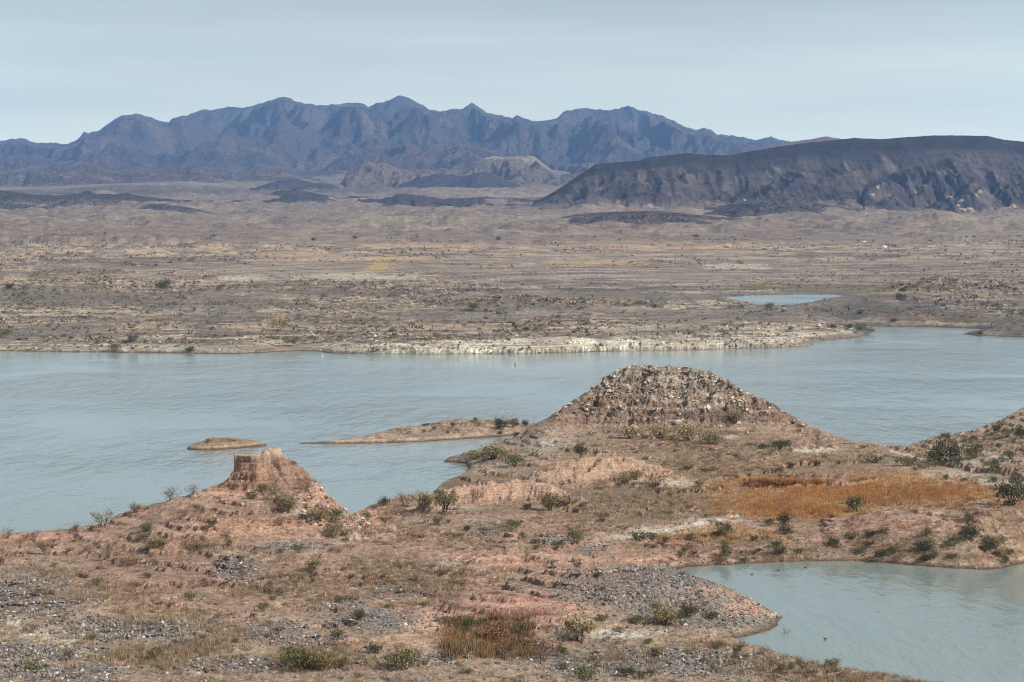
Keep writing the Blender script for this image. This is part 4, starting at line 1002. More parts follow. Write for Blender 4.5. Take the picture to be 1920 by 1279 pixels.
stuff('low_brush', [brush(Pc + Pd, 0.35, 1.0, 60, 0.045, [C(104, 106, 66), C(88, 92, 60), C(124, 116, 78), C(136, 110, 74)], 58, 0.9), brush(Pb[:h], 0.18, 0.6, 30, 0.07, [G_BRN, C(120, 100, 78), C(146, 122, 96)], 52), brush(Pb[h:2 * h], 0.18, 0.65, 30, 0.07, [G_OLIVE, C(112, 106, 74)], 53),
                    brush(Pb[2 * h:3 * h], 0.18, 0.55, 30, 0.07, [C(128, 116, 100), C(104, 92, 78)], 54), brush(Pb[3 * h:], 0.2, 0.7, 30, 0.07, [C(104, 106, 66), G_DK], 55)],
      'low brown and olive desert brush dotted over the near slopes')
def fd(px, py, x, y, z, i, c):
    q = 0.05 + 0.45 * float(sstep(-0.05, 0.35, m60[i, c]))
    if 520 < py < 548 and px > 1380: q = 0.8
    if 450 < py < 500: q = 0.05 + 0.6 * float(sstep(-0.1, 0.35, m60[i, c]))
    if 500 < py < 650 and px > 1500 and not (1480 < px < 1700 and 548 < py < 605): q = 0.45
    if py > 600: q = 0.3
    if FSD[i, c] < 22: q = 0.06
    return q
Pf = scatter(LF, 5200, U(-10, 1930, 444, 662), fd, 61)
def sized(P, k): return [p for p in P if p[6] < 500] if k else [p for p in P if p[6] >= 500]
stuff('far_brush', [brush(sized(Pf, 1), 0.6, 2.6, 9, 0.30, [C(112, 104, 84), C(126, 114, 96), C(104, 98, 82)], 62, 0.6), brush(sized(Pf, 0), 0.5, 2.1, 12, 0.24, [C(110, 104, 76), C(126, 112, 90), C(92, 92, 62), C(140, 122, 96)], 63, 0.6)],
      'small dark bushes dotted over the desert across the water')

# ------------------------------------------------------------------ shrubs one can count
def tube(V, F, pts, r0, r1):
    b = len(V)
    for k, p in enumerate(pts):
        rr = r0 + (r1 - r0) * k / (len(pts) - 1)
        for a in (0, 2.094, 4.189):
            V.append((p[0] + rr * math.cos(a), p[1] + rr * math.sin(a), p[2]))
    for k in range(len(pts) - 1):
        for a in range(3):
            i, j = b + k * 3 + a, b + k * 3 + (a + 1) % 3
            F += [(i, j, j + 3), (i, j + 3, i + 3)]
PAL = {k_: [c_ * 1.18 for c_ in l_] for k_, l_ in {'green': [C(98, 98, 64), C(86, 88, 58), C(116, 112, 74)], 'dark green': [C(74, 74, 54), C(86, 84, 60)], 'olive': [C(124, 114, 80), C(108, 102, 70), C(138, 124, 90)],
       'grey brown': [C(138, 120, 98), C(116, 102, 84), C(152, 134, 110)], 'brown': [C(104, 76, 58), C(86, 64, 52), C(122, 90, 64)], 'tan': [C(172, 152, 122), C(154, 134, 106)], 'rust': [C(136, 98, 70), C(118, 88, 64), C(148, 116, 80)]}.items()}
def make_proto(kind, seed):
    r = np.random.default_rng(seed)
    V, F, L = [], [], []
    nst = 11
    tips = []
    for k in range(nst):
        a = r.random() * 6.283; sp = 0.15 + 0.42 * r.random(); hh = 0.55 + 0.4 * r.random() - 0.35 * sp
        pts = [(0.04 * math.cos(a), 0.04 * math.sin(a), -0.15)]
        for t in (0.35, 0.7, 1.0):
            pts.append((sp * t ** 0.8 * math.cos(a + 0.3 * t), sp * t ** 0.8 * math.sin(a + 0.3 * t), hh * t))
        tube(V, F, pts, 0.016, 0.006); tips.append(pts[-1]); tips.append(pts[-2])
    st = np.array(V); sf = np.array(F)
    sparse = kind in ('grey brown', 'brown')
    nl = 24 if sparse else 46
    LV, LC = [], []
    for tx, ty, tz in tips:
        c0 = np.array(PAL[kind])[r.integers(0, len(PAL[kind]))] * (0.75 + 0.5 * r.random())
        rad = 0.10 + 0.08 * r.random()
        cc = np.array([tx, ty, tz]) + r.normal(size=(nl, 3)) * rad * np.array([1, 1, 0.8])
        cc[:, 2] = np.maximum(cc[:, 2], 0.02)
        ls = 0.022 if sparse else 0.028
        o = r.normal(size=(nl, 3, 3)) * ls; o[..., 2] *= 1.5
        LV.append((cc[:, None, :] + o).reshape(-1, 3)); LC.append(np.repeat(c0 * (0.7 + 0.6 * r.random((nl, 1))), 3, 0))
    LV = np.concatenate(LV); LC = np.concatenate(LC)
    stm = mesh_np('stems', st, sf.ravel(), 3, M_veg, np.tile(C(104, 88, 72), (len(st), 1)), link=False)
    fol = mesh_np('foliage', LV, np.arange(len(LV)), 3, M_veg, LC, smooth=False, link=False)
    return fol, stm
PROTO = {k: [make_proto(k, 900 + 10 * i + j) for j in range(3)] for i, k in enumerate(PAL)}
def shrub(look, px, py, wpx, kind, label, group=None, tall=0.8, parts=True):
    a = look.at(px, py)
    if a is None or a[2] < 0.08: return None
    x, y, z = a[:3]
    w = wpx / FPX * y
    fol, stm = PROTO[kind][random.randrange(3)]
    root = bpy.data.objects.new('desert_shrub', None)
    root.empty_display_size = 0.2
    scene.collection.objects.link(root)
    root.location = (x, y, z - 0.04 * w); root.rotation_euler = (0, 0, random.random() * 6.28)
    s = w / 1.05
    root.scale = (s, s, s * tall * (0.9 + 0.3 * random.random()))
    tag(root, label, 'shrub', group)
    for src in (fol, stm) if parts else (fol,):
        c = src.copy(); scene.collection.objects.link(c); c.parent = root
    return root

S = [
 (1088, 858, 27, 'dark green', 'round dark green shrub on the flat just behind the tallest pink mound'),
 (986, 956, 17, 'dark green', 'compact dark green shrub below the eroded pink ridge'),
 (1080, 1020, 28, 'green', 'green shrub at the left end of the pale track'),
 (1195, 1015, 26, 'dark green', 'dark green shrub beside the curve of the white track'),
 (1222, 1014, 18, 'green', 'slim green shrub to the right of the one by the white track'),
 (675, 1162, 24, 'dark green', 'dark green shrub on grey gravel left of the bare sandy patch'),
 (1131, 1168, 17, 'green', 'small green shrub on the tan bench right of the striped mound'),
 (1063, 1173, 10, 'dark green', 'tiny dark shrub at the right foot of the striped mound'),
 (1898, 945, 56, 'dark green', 'large dark green shrub at the right edge beside the orange grass'),
 (1816, 980, 20, 'green', 'lone green shrub on the pink bank at the right'),
 (1866, 1028, 34, 'olive', 'olive shrub near the right end of the pink bank above the cove'),
 (1820, 1014, 36, 'dark green', 'dark shrub above the rounded pink rock beside the cove'),
 (1730, 1034, 32, 'dark green', 'dark shrub on the cracked rock ledge above the cove'),
 (1640, 868, 44, 'olive', 'rounded olive shrub on the saddle between the rocky hill and the right shore', 0.5),
 (1781, 866, 46, 'dark green', 'big dark green clump in the gully of the right shore'),
 (1830, 858, 30, 'green', 'green shrub beside the pale ridge line of the right shore'),
 (1755, 872, 36, 'green', 'green shrub at the left of the gully clump on the right shore'),
 (1700, 874, 44, 'olive', 'wide olive shrub under the small pale ridge', 0.5),
 (1605, 960, 36, 'green', 'green shrub at the lower edge of the orange grass field'),
 (1470, 984, 28, 'dark green', 'dark green shrub under the left end of the orange grass field'),
 (1440, 986, 18, 'green', 'small green shrub left of its dark neighbour under the orange grass field'),
 (560, 1256, 60, 'green', 'large green bush at the bottom left of centre'),
 (600, 1258, 44, 'olive', 'olive bush touching the right side of the large green bush at the bottom'),
 (633, 1198, 24, 'green', 'green shrub on grey gravel left of the tan hump'),
 (705, 1225, 26, 'dark green', 'dark green shrub on the tan hump near the bottom'),
 (1292, 1158, 36, 'dark green', 'dark green shrub on the gravel point above the inlet'),
 (1334, 1162, 22, 'green', 'green shrub on the gravel point nearer its tip'),
 (1245, 1172, 46, 'olive', 'olive shrub low on the gravel point by the inlet'),
 (1194, 1172, 24, 'green', 'green shrub at the left foot of the gravel point'),
 (1012, 1238, 56, 'brown', 'large dark brown bush at the bottom centre'),
 (955, 1232, 40, 'brown', 'dark rusty bush left of the large brown bush'),
 (925, 1205, 42, 'rust', 'rust coloured bush in the hollow at the bottom centre'),
 (870, 1182, 30, 'green', 'green shrub at the left end of the rusty hollow'),
 (1085, 1206, 50, 'olive', 'olive shrub right of the brown bushes'),
 (1232, 1235, 22, 'olive', 'olive shrub on the grey rise at the bottom right of centre'),
 (1096, 1276, 36, 'green', 'green shrub at the bottom edge right of centre'),
 (1172, 1268, 26, 'dark green', 'dark green shrub near the bottom edge right of the green one'),
 (878, 1264, 24, 'green', 'low green shrub by the smooth pink rise at the bottom edge', 0.4),
 (760, 1255, 60, 'olive', 'wide olive shrub behind the smooth pink rise at the bottom edge', 0.6),
 (64, 1262, 24, 'green', 'green shrub at the bottom left corner'),
 (62, 1188, 26, 'brown', 'dark brown shrub beside the pale track on the left'),
 (133, 1238, 26, 'brown', 'brown shrub below the pale track on the left'),
 (290, 1240, 30, 'olive', 'olive shrub in dry grass at the bottom left'),
 (572, 921, 34, 'grey brown', 'grey brown brush on the skyline right of the butte cap'),
 (540, 962, 42, 'olive', 'olive brush in the gully on the right face of the butte'),
 (520, 940, 34, 'grey brown', 'grey brush high in the gully of the butte'),
 (492, 924, 20, 'green', 'green shrub just below the butte cap'),
 (474, 936, 18, 'dark green', 'dark green shrub left of the gully on the butte'),
 (527, 986, 20, 'brown', 'dark brush in the notch under the butte gully'),
 (598, 976, 44, 'olive', 'low olive shrub at the right foot of the butte', 0.5),
 (632, 968, 30, 'green', 'green shrub below the right end of the butte ridge', 0.5),
 (622, 1010, 34, 'olive', 'olive shrub on the slope below the right foot of the butte'),
 (322, 937, 30, 'grey brown', 'grey brush on the skyline left of the butte cap'),
 (363, 926, 24, 'grey brown', 'thin grey brush on the skyline nearest the butte cap on the left'),
 (255, 962, 22, 'olive', 'olive shrub on the skyline on the left step of the butte ridge'),
 (195, 988, 40, 'grey brown', 'wide grey brush where the left skyline meets the water'),
 (142, 994, 14, 'olive', 'small olive shrub on the left skyline'),
 (12, 1010, 24, 'grey brown', 'grey brush at the far left of the skyline'),
 (64, 1016, 24, 'brown', 'brown brush on the pink slope at the far left'),
 (348, 970, 20, 'brown', 'dark brush of the slope left of the butte'),
 (400, 990, 20, 'green', 'green shrub on the pink slope below the butte'),
 (274, 998, 20, 'green', 'upper of two green shrubs on the left pink slope'),
 (273, 1016, 18, 'olive', 'lower of two green shrubs on the left pink slope'),
 (203, 1046, 30, 'grey brown', 'dark grey brush low on the left pink slope'),
 (84, 1036, 24, 'olive', 'olive brush low on the pink slope near the left edge'),
 (240, 1062, 46, 'brown', 'wide dark brush at the foot of the left pink slope', 0.5),
 (294, 1028, 40, 'olive', 'wide olive brush in the middle of the left pink slope', 0.5),
 (370, 1030, 40, 'grey brown', 'wide grey brush under the butte terraces', 0.5),
 (560, 1033, 15, 'green', 'bright green small shrub on the pink slope right below the butte'),
 (280, 1084, 14, 'dark green', 'small dark green shrub in the shallow valley left of centre'),
 (590, 1068, 36, 'olive', 'olive brush in the shallow valley at left centre', 0.6),
 (962, 874, 42, 'green', 'low green shrub by the water behind the pink ridge', 0.5),
 (925, 858, 50, 'olive', 'dark olive brush along the small dark point', 0.5),
 (888, 862, 30, 'olive', 'olive brush near the tip of the small dark point', 0.5),
 (690, 950, 34, 'olive', 'olive brush at the shore right of the butte'),
 (720, 948, 20, 'dark green', 'dark green brush at the shore in the dip between butte and ridge'),
 (760, 949, 34, 'grey brown', 'grey brush at the shore in the middle of the dip'),
 (795, 956, 40, 'olive', 'olive brush at the shore left of the pink ridge'),
 (835, 962, 44, 'olive', 'olive brush at the left foot of the pink ridge'),
 (892, 940, 26, 'brown', 'dark brush on the face of the pink ridge'),
 (957, 990, 34, 'green', 'low green shrub below the pink ridge', 0.5),
 (876, 996, 14, 'dark green', 'small dark green shrub left of the low green one below the pink ridge'),
 (1030, 958, 34, 'olive', 'olive brush in the gully of the pink ridge'),
 (1066, 945, 24, 'grey brown', 'grey brush at the right end of the pink ridge'),
 (1190, 900, 26, 'olive', 'olive brush on the right flank of the tallest pink mound'),
 (1168, 898, 20, 'grey brown', 'grey brush on the front of the tallest pink mound'),
 (1230, 912, 40, 'grey brown', 'wide grey brush right of the tallest pink mound', 0.6),
 (1378, 792, 28, 'olive', 'olive brush half way up the right side of the rocky hill'),
 (1290, 828, 46, 'tan', 'big tan grass clump at the foot of the rocky hill', 0.7),
 (1240, 823, 40, 'tan', 'tan grass clump at the middle of the hill foot', 0.8),
 (1180, 822, 48, 'tan', 'tan grass clump at the left of the hill foot', 0.6),
 (1335, 832, 44, 'olive', 'yellow olive bush at the right of the hill foot', 0.7),
 (1534, 826, 20, 'grey brown', 'grey brush on the right tail of the rocky hill'),
 (1460, 840, 40, 'dark green', 'low dark bush on the flat below the right side of the rocky hill', 0.4),
 (1430, 842, 24, 'dark green', 'low dark bush left of another on the flat below the rocky hill', 0.4),
 (1465, 887, 14, 'green', 'bright green shrub behind the orange grass field'),
 (1830, 800, 18, 'dark green', 'dark shrub on the crest of the right shore'),
 (1868, 812, 22, 'dark green', 'dark shrub under the crest near the right edge'),
 (1915, 824, 30, 'dark green', 'dark shrub at the right edge above the pale ridge'),
 (938, 806, 24, 'dark green', 'dark shrub in the middle of the spit top'),
 (962, 802, 20, 'olive', 'olive shrub on the spit near the rocky hill'),
 (985, 800, 14, 'dark green', 'small dark shrub where the spit joins the rocky hill'),
 (890, 797, 12, 'olive', 'small olive shrub on the crest of the spit'),
 (1560, 1255, 26, 'olive', 'olive shrub at the water near the bottom right'),
 (1500, 1246, 20, 'grey brown', 'grey twiggy shrub at the near shore of the cove'),
 (1428, 1228, 24, 'grey brown', 'grey twiggy shrub at the mouth of the inlet'),
 (1390, 1222, 20, 'olive', 'olive shrub behind the mouth of the inlet'),
 (1465, 1262, 20, 'olive', 'olive shrub in grass near the bottom right'),
 (1345, 1262, 26, 'grey brown', 'grey brush at the bottom right of the gravel rise')]
for s in S:
    shrub(LN, s[0], s[1], s[2] * 1.12, s[3], s[4], tall=s[5] if len(s) > 5 else 0.85)
SF = [(247, 641, 18, 'dark green', 'dark green shrub low on the far shore at the left'), (547, 650, 26, 'olive', 'round olive shrub in the notch of the far shore'), (568, 644, 12, 'brown', 'small brown shrub right of the round olive one on the far shore'),
 (818, 638, 18, 'olive', 'olive shrub on the white ledges of the far shore'), (8, 633, 24, 'olive', 'olive shrub at the left edge of the far shore'), (72, 656, 30, 'grey brown', 'brown brush at the far waterline near the left edge'),
 (525, 620, 40, 'tan', 'golden tan bush on the far shore left of the notch', ), (302, 545, 26, 'dark green', 'dark bush on top of the grey knoll across the water'), (20, 543, 16, 'dark green', 'dark bush at the left edge on the terraces'),
 (620, 632, 14, 'brown', 'dark brown shrub above the far shore notch'), (608, 559, 16, 'olive', 'olive shrub high on the terraces left of centre'), (570, 561, 22, 'grey brown', 'grey brush high on the terraces left of centre'),
 (886, 584, 26, 'olive', 'olive brush on the terraces at centre'), (1610, 624, 22, 'green', 'green shrub near the tip of the far point'), (1590, 618, 14, 'dark green', 'dark shrub behind the tip of the far point'),
 (1560, 616, 14, 'dark green', 'dark shrub set back from the tip of the far point'), (1628, 627, 18, 'olive', 'olive shrub at the very tip of the far point'), (1688, 564, 20, 'dark green', 'dark shrub alone on the smooth grey hill across the water'),
 (1610, 590, 10, 'dark green', 'small dark shrub low on the smooth grey hill'), (1440, 579, 16, 'dark green', 'dark shrub at the near edge of the inner pool'), (1836, 628, 10, 'dark green', 'small dark shrub on the low grey point at the right'),
 (1675, 604, 12, 'dark green', 'dark shrub beside the rust patch across the water'), (665, 450, 9, 'dark green', 'tiny dark tree on the plain left of centre'), (588, 452, 8, 'dark green', 'tiny dark tree farther left on the plain'),
 (1303, 446, 8, 'dark green', 'tiny dark tree on the plain right of centre'), (935, 452, 9, 'dark green', 'tiny dark tree on the plain at centre'), (1482, 622, 12, 'olive', 'olive shrub on the upper ledge of the far point'),
 (215, 658, 22, 'green', 'low green shrub at the far waterline at the left'), (355, 661, 16, 'dark green', 'low dark shrub at the far waterline left of the notch'), (232, 562, 22, 'grey brown', 'grey brush on the upper terraces at the left')]
for s in SF:
    shrub(LF, s[0], s[1], s[2] * 1.1, s[3], s[4], tall=0.75, parts=False)

ZONES = [('of the sand spit', (760, 985, 786, 820), ['olive', 'dark green'], 10, (8, 16)),
 ('of the islet', (370, 480, 822, 840), ['olive', 'grey brown'], 6, (6, 12)),
 ('of the slope left of the butte', (0, 400, 1000, 1075), ['grey brown', 'brown', 'olive'], 22, (10, 24)),
 ('of the ground below the butte', (400, 700, 1000, 1110), ['grey brown', 'olive', 'brown'], 18, (10, 24)),
 ('of the dip by the pink ridge', (680, 900, 950, 1030), ['olive', 'grey brown'], 12, (12, 26)),
 ('of the terraced ground at centre', (860, 1150, 960, 1100), ['grey brown', 'green', 'olive'], 14, (8, 20)),
 ('of the gravel point', (1100, 1440, 1060, 1190), ['grey brown', 'olive'], 14, (10, 24)),
 ('of the bank above the cove', (1230, 1900, 1000, 1058), ['green', 'dark green', 'olive'], 44, (14, 30)),
 ('of the flats behind the mounds', (1100, 1700, 835, 950), ['grey brown', 'olive'], 20, (12, 26)),
 ('of the right shore', (1700, 1925, 800, 920), ['dark green', 'olive', 'green'], 14, (12, 28)),
 ('of the bottom left foreground', (0, 480, 1090, 1275), ['grey brown', 'brown', 'olive'], 20, (12, 28)),
 ('of the bottom centre foreground', (480, 1000, 1090, 1275), ['olive', 'grey brown', 'green'], 26, (12, 30)),
 ('of the bottom right foreground', (1000, 1600, 1200, 1275), ['olive', 'grey brown', 'green'], 22, (12, 28))]
USED = set()
for place, (x0, x1, y0, y1), kinds, n, (w0, w1) in ZONES:
    k = 0
    for _ in range(n * 4):
        if k >= n: break
        px, py = x0 + (x1 - x0) * random.random(), y0 + (y1 - y0) * random.random()
        if bare(px, py): continue
        a = LN.at(px, py)
        if a is None or a[2] < 0.15 or ORG[a[3], a[4]] > 0.5: continue
        kd = random.choice(kinds); q = random.random(); w = w0 + (w1 - w0) * q ** 1.5; lo = random.random() < 0.5
        size = 'small' if q < 0.45 else 'mid-sized' if q < 0.8 else 'large'
        pos = ('left', 'middle', 'right')[min(2, int(3 * (px - x0) / (x1 - x0)))]; dep = 'nearer' if py > (y0 + y1) / 2 else 'farther'
        lab = f"{size} {'low' if lo else 'upright'} {kd} shrub, {dep} {pos} part {place}"
        if lab in USED or len(lab.split()) > 16: continue
        if shrub(LN, px, py, w, kd, lab, f'shrubs {place}', tall=0.42 if lo else 0.85): k += 1; USED.add(lab)

# ------------------------------------------------------------------ single rocks
def boulder(look, px, py, wpx, col, label, seed):
    a = look.at(px, py)
    if a is None: return
    x, y, z = a[:3]; s = wpx / FPX * y / 2
    import bmesh
    bm = bmesh.new(); bmesh.ops.create_icosphere(bm, subdivisions=3, radius=1)
    r = np.random.default_rng(seed); pl = r.normal(size=(9, 3)); pl /= np.linalg.norm(pl, axis=1)[:, None]; dd = 0.55 + 0.3 * r.random(9)
    for v in bm.verts:
        p = np.array(v.co)
        for nrm, d in zip(pl, dd):
            t = p @ nrm - d
            if t > 0: p = p - nrm * t
        p *= 1 + 0.05 * (r.random() - 0.5)
        v.co = (p[0] * s * 1.3, p[1] * s, p[2] * s * 0.85)
    me = bpy.data.meshes.new('boulder'); bm.to_mesh(me); bm.free()
    at = me.color_attributes.new('Col', 'FLOAT_COLOR', 'POINT')
    c4 = np.ones((len(me.vertices), 4), np.float32); c4[:, :3] = col; at.data.foreach_set('color', c4.ravel())
    me.materials.append(M_stone)
    o = bpy.data.objects.new('boulder', me); scene.collection.objects.link(o); o.location = (x, y, z + 0.25 * s)
    tag(o, label, 'boulder')
for i, b in enumerate([
 (1284, 1173, 8, C(232, 226, 214), 'white boulder by the dark shrub above the inlet'), (760, 1173, 9, C(214, 208, 200), 'pale boulder in gravel beside the bare sandy patch'),
 (784, 1166, 7, C(200, 196, 190), 'grey white boulder on the stony slope left of the sandy patch'), (154, 1194, 10, C(188, 186, 184), 'grey boulder in the bottom left gravel'),
 (180, 1178, 6, C(226, 220, 208), 'small white boulder on the gravel slope at the left'), (269, 1198, 6, C(222, 216, 206), 'small white boulder right of the others in the bottom left gravel'),
 (242, 1197, 6, C(216, 210, 200), 'small white boulder in the middle of the bottom left gravel'), (115, 1274, 7, C(206, 200, 192), 'pale boulder at the bottom left edge'),
 (570, 960, 8, C(214, 206, 194), 'pale boulder below the gully of the butte'), (1265, 793, 9, C(226, 220, 208), 'white boulder low on the rocky hill'),
 (1272, 798, 12, C(206, 200, 190), 'broad pale boulder at the foot of the rocky hill'), (1105, 1140, 6, C(216, 212, 204), 'small white boulder at the left of the gravel point'),
 (1205, 1120, 6, C(220, 216, 208), 'small white boulder in the middle of the gravel point'), (1370, 1128, 7, C(214, 208, 196), 'pale boulder on the crest of the gravel point'),
 (680, 975, 10, C(222, 212, 198), 'pale boulder in the white stones right of the butte'), (690, 984, 7, C(214, 204, 190), 'smaller pale boulder in the white stones right of the butte')]):
    boulder(LN, *b[:3], b[3], b[4], 500 + i)
boulder(LF, 1620, 455, 7, C(240, 236, 224), 'bright white boulder on the plain far right, the upper one', 560)
boulder(LF, 1656, 465, 9, C(226, 232, 226), 'bright white boulder on the plain far right, the lower one', 561)
for i, (px, py, w) in enumerate([(985, 832, 18), (1000, 822, 15), (1012, 812, 12), (978, 838, 9)]):
    boulder(LN, px, py, w, C(122, 112, 104), ['largest dark boulder at the water below the left end of the rocky hill', 'second dark boulder up the left end of the rocky hill', 'highest dark boulder on the left end of the rocky hill', 'smallest dark boulder at the water below the rocky hill'][i], 570 + i)

# ------------------------------------------------------------------ birds, snag, buoys
M_bird = simple_mat('dark_plumage', (0.05, 0.05, 0.05), 0.8)
M_gull = simple_mat('gull_plumage', (0.16, 0.17, 0.18), 0.8)
M_bill = simple_mat('pale_bill', (0.7, 0.68, 0.6), 0.5)
M_red = simple_mat('faded_red_paint', (0.30, 0.06, 0.05), 0.5)
M_white = simple_mat('white_paint', (0.75, 0.75, 0.72), 0.5)
M_wood = simple_mat('bleached_wood', (0.16, 0.13, 0.10), 0.9)
def lathe(prof, n=14):
    V, F = [], []
    for r_, z in prof:
        for k in range(n):
            a = 6.28318 * k / n; V.append((r_ * math.cos(a), r_ * math.sin(a), z))
    for i in range(len(prof) - 1):
        for k in range(n):
            j = (k + 1) % n
            F.append((i * n + k, i * n + j, (i + 1) * n + j, (i + 1) * n + k))
    return V, F
def pymesh(name, V, F, mat, parent=None, smooth=True):
    me = bpy.data.meshes.new(name); me.from_pydata(V, [], F); me.materials.append(mat)
    for p in me.polygons: p.use_smooth = smooth
    o = bpy.data.objects.new(name, me); scene.collection.objects.link(o)
    if parent: o.parent = parent
    return o
def loft(sections, n=12):
    """closed body through (x, z, half width, half height) sections along x"""
    V, F = [], []
    for x, z, w, hh in sections:
        for k in range(n):
            a = 6.28318 * k / n; V.append((x, w * math.cos(a), z + hh * math.sin(a)))
    for i in range(len(sections) - 1):
        for k in range(n):
            j = (k + 1) % n; F.append((i * n + k, i * n + j, (i + 1) * n + j, (i + 1) * n + k))
    F.append(tuple(range(n - 1, -1, -1))); F.append(tuple(range((len(sections) - 1) * n, len(sections) * n)))
    return V, F
def coot(px, py, rot, label):
    x, y = at_z(px, py, 0)
    body = [(-0.20, 0.10, 0.01, 0.01), (-0.16, 0.08, 0.05, 0.04), (-0.06, 0.06, 0.09, 0.08), (0.05, 0.06, 0.09, 0.085), (0.12, 0.09, 0.06, 0.07), (0.15, 0.16, 0.03, 0.04), (0.165, 0.21, 0.035, 0.038), (0.20, 0.215, 0.032, 0.032), (0.225, 0.21, 0.012, 0.012)]
    V, F = loft(body); b = pymesh('swimming_bird', V, F, M_bird)
    V, F = loft([(0.22, 0.208, 0.012, 0.012), (0.26, 0.203, 0.004, 0.004)], 8); pymesh('bill', V, F, M_bill, b)
    b.location = (float(x), float(y), 0.0); b.rotation_euler = (0, 0, rot); b.scale = (1.35,) * 3
    tag(b, label, 'bird')
coot(1410, 1077.5, 0.3, 'small dark swimming bird at the left of the cove')
coot(1460, 1070, 2.8, 'small dark swimming bird in the middle of the three near the bank')
coot(1510, 1065, 0.2, 'small dark swimming bird closest to the pink bank')
coot(1547, 1198.5, 3.0, 'small dark swimming bird alone in the open cove')
def gull(px, py, Y, rot, roll, label, s=1.0):
    x, z = at_y(px, py, Y)
    root = pymesh('flying_bird', *loft([(-0.26, 0, 0.01, 0.008), (-0.16, 0, 0.04, 0.03), (0, 0, 0.06, 0.055), (0.12, 0, 0.05, 0.05), (0.18, 0.01, 0.035, 0.035), (0.23, 0.01, 0.03, 0.03), (0.27, 0.0, 0.008, 0.008)]), M_gull)
    for sg in (-1, 1):
        pts = [(0.0, 0.04, 0.0, 0.13), (0.03, 0.25, 0.07, 0.12), (-0.01, 0.45, 0.06, 0.08), (-0.10, 0.65, 0.02, 0.015)]
        V, F = [], []
        for xx, yy, zz, c in pts:
            V += [(xx + c * 0.6, sg * yy, zz), (xx, sg * yy, zz + 0.015), (xx - c, sg * yy, zz), (xx, sg * yy, zz - 0.008)]
        for i in range(3):
            for k in range(4):
                j = (k + 1) % 4; F.append((i * 4 + k, i * 4 + j, i * 4 + 4 + j, i * 4 + 4 + k))
        F += [(12, 13, 14, 15), (3, 2, 1, 0)]
        pymesh('wing', V, F, M_gull, root)
    root.location = (float(x), Y, float(z)); root.rotation_euler = (roll, 0, rot); root.scale = (s,) * 3
    tag(root, label, 'bird')
gull(775, 69.5, 520, 1.2, 0.25, 'left bird of the pair flying high over the blue mountains')
gull(784, 70, 524, 1.9, -0.2, 'right bird of the pair flying high over the blue mountains', 0.9)
gull(1273, 87, 760, 1.4, 0.3, 'left bird of the faint distant pair in the sky')
gull(1282, 88.5, 770, 1.7, -0.1, 'right bird of the faint distant pair in the sky', 0.8)

def snag(px, py, z, hgt, label, seed, look=None, name='bare_snag', n=9, spread=1.0):
    if look: x, y, z = look.at(px, py)[:3]
    else: x, y = at_z(px, py, z)
    r = random.Random(seed); V, F = [], []
    for k in range(n):
        a = r.random() * 6.28; L_ = hgt * (0.6 + 0.6 * r.random()); up = 0.35 + 0.6 * r.random()
        p = (0.03, 0.02, -0.2); pts = [p]
        for t in range(4):
            a += r.uniform(-0.5, 0.5); p = (p[0] + spread * L_ / 4 * math.cos(a) * (1 - up * 0.5), p[1] + spread * L_ / 4 * math.sin(a) * (1 - up * 0.5), p[2] + L_ / 4 * up); pts.append(p)
            if t in (1, 2, 3):
                b = a + r.choice((-1, 1)) * r.uniform(0.5, 1.1); q = (p[0] + 0.25 * L_ * math.cos(b), p[1] + 0.25 * L_ * math.sin(b), p[2] + 0.18 * L_); tube(V, F, [p, q], 0.016 * hgt, 0.008 * hgt)
        tube(V, F, pts, 0.035 * hgt, 0.012 * hgt)
    o = pymesh(name, V, F, M_wood); o.location = (float(x), float(y), float(z)); tag(o, label, 'dead branches')
snag(1472, 1187, 0, 1.3, 'bare drowned branches standing in the cove off the gravel point', 5)
snag(1868, 1000, 0, 3.2, 'tall bare dead branches at the right edge of the pink bank', 8, LN, n=5, spread=0.5)
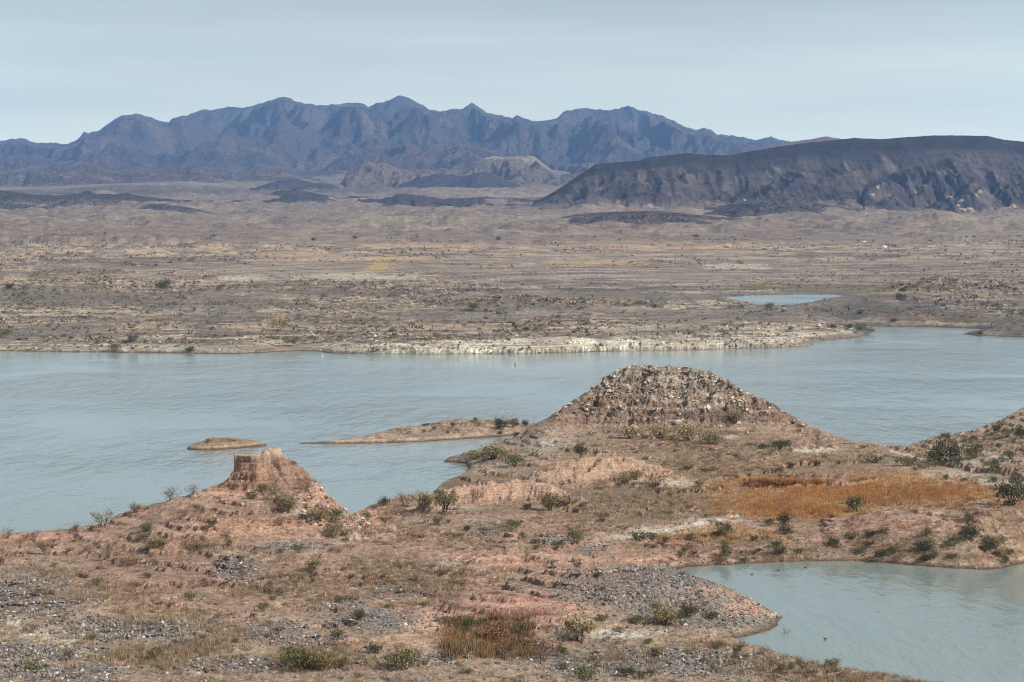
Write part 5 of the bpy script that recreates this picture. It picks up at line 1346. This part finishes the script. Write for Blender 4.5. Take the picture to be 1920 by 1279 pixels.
snag(1745, 818, 0, 1.0, 'small dead stub on the rounded rock of the right shore', 9, LN, n=2, spread=0.2)
snag(1873, 800, 0, 1.2, 'small dead stub higher up the right shore', 10, LN, n=2, spread=0.2)
snag(820, 928, 0, 1.0, 'small pile of dead twigs at the left tip of the pink ridge', 12, LN, n=6, spread=0.5)

def buoy(px, py, mat, hgt, label):
    x, y = at_z(px, py, 0)
    V, F = lathe([(0.02, -0.5), (0.42, -0.4), (0.52, 0), (0.46, 0.35), (0.16, 0.5), (0.0, 0.5)])
    b = pymesh('buoy', V, F, mat)
    V, F = lathe([(0.16, 0.5), (0.14, 1.4), (0.0, 1.42)], 10); pymesh('mast', V, F, mat, b)
    V, F = lathe([(0.0, 1.4), (0.22, 1.5), (0.22, 1.85), (0.0, 2.0)], 10); pymesh('topmark', V, F, mat, b)
    b.location = (float(x), float(y), 0); b.scale = (hgt / 2,) * 3; tag(b, label, 'buoy')
buoy(966, 685.5, M_red, 1.5, 'dark red buoy floating near the far shore')
buoy(605, 668.5, M_white, 1.2, 'small white buoy floating below the notch of the far shore')


# ------------------------------------------------------------------ haze
def haze():
    V = []
    x0, x1, y0, y1, z0, z1 = -9000, 9000, -400, 21000, -8, 1150
    for z in (z0, z1):
        V += [(x0, y0, z), (x1, y0, z), (x1, y1, z), (x0, y1, z)]
    F = [0, 3, 2, 1, 4, 5, 6, 7, 0, 1, 5, 4, 1, 2, 6, 5, 2, 3, 7, 6, 3, 0, 4, 7]
    m = bpy.data.materials.new('haze'); m.use_nodes = True
    n, l = m.node_tree.nodes, m.node_tree.links
    n.remove(n['Principled BSDF'])
    v = n.new('ShaderNodeVolumePrincipled')
    v.inputs['Color'].default_value = (0.24, 0.46, 0.90, 1)
    v.inputs['Density'].default_value = 4.6e-5
    v.inputs['Anisotropy'].default_value = 0.0
    l.new(v.outputs[0], n['Material Output'].inputs['Volume'])
    tag(mesh_np('haze', np.array(V, float), np.array(F), 4, m, smooth=False), kind='stuff')
haze()
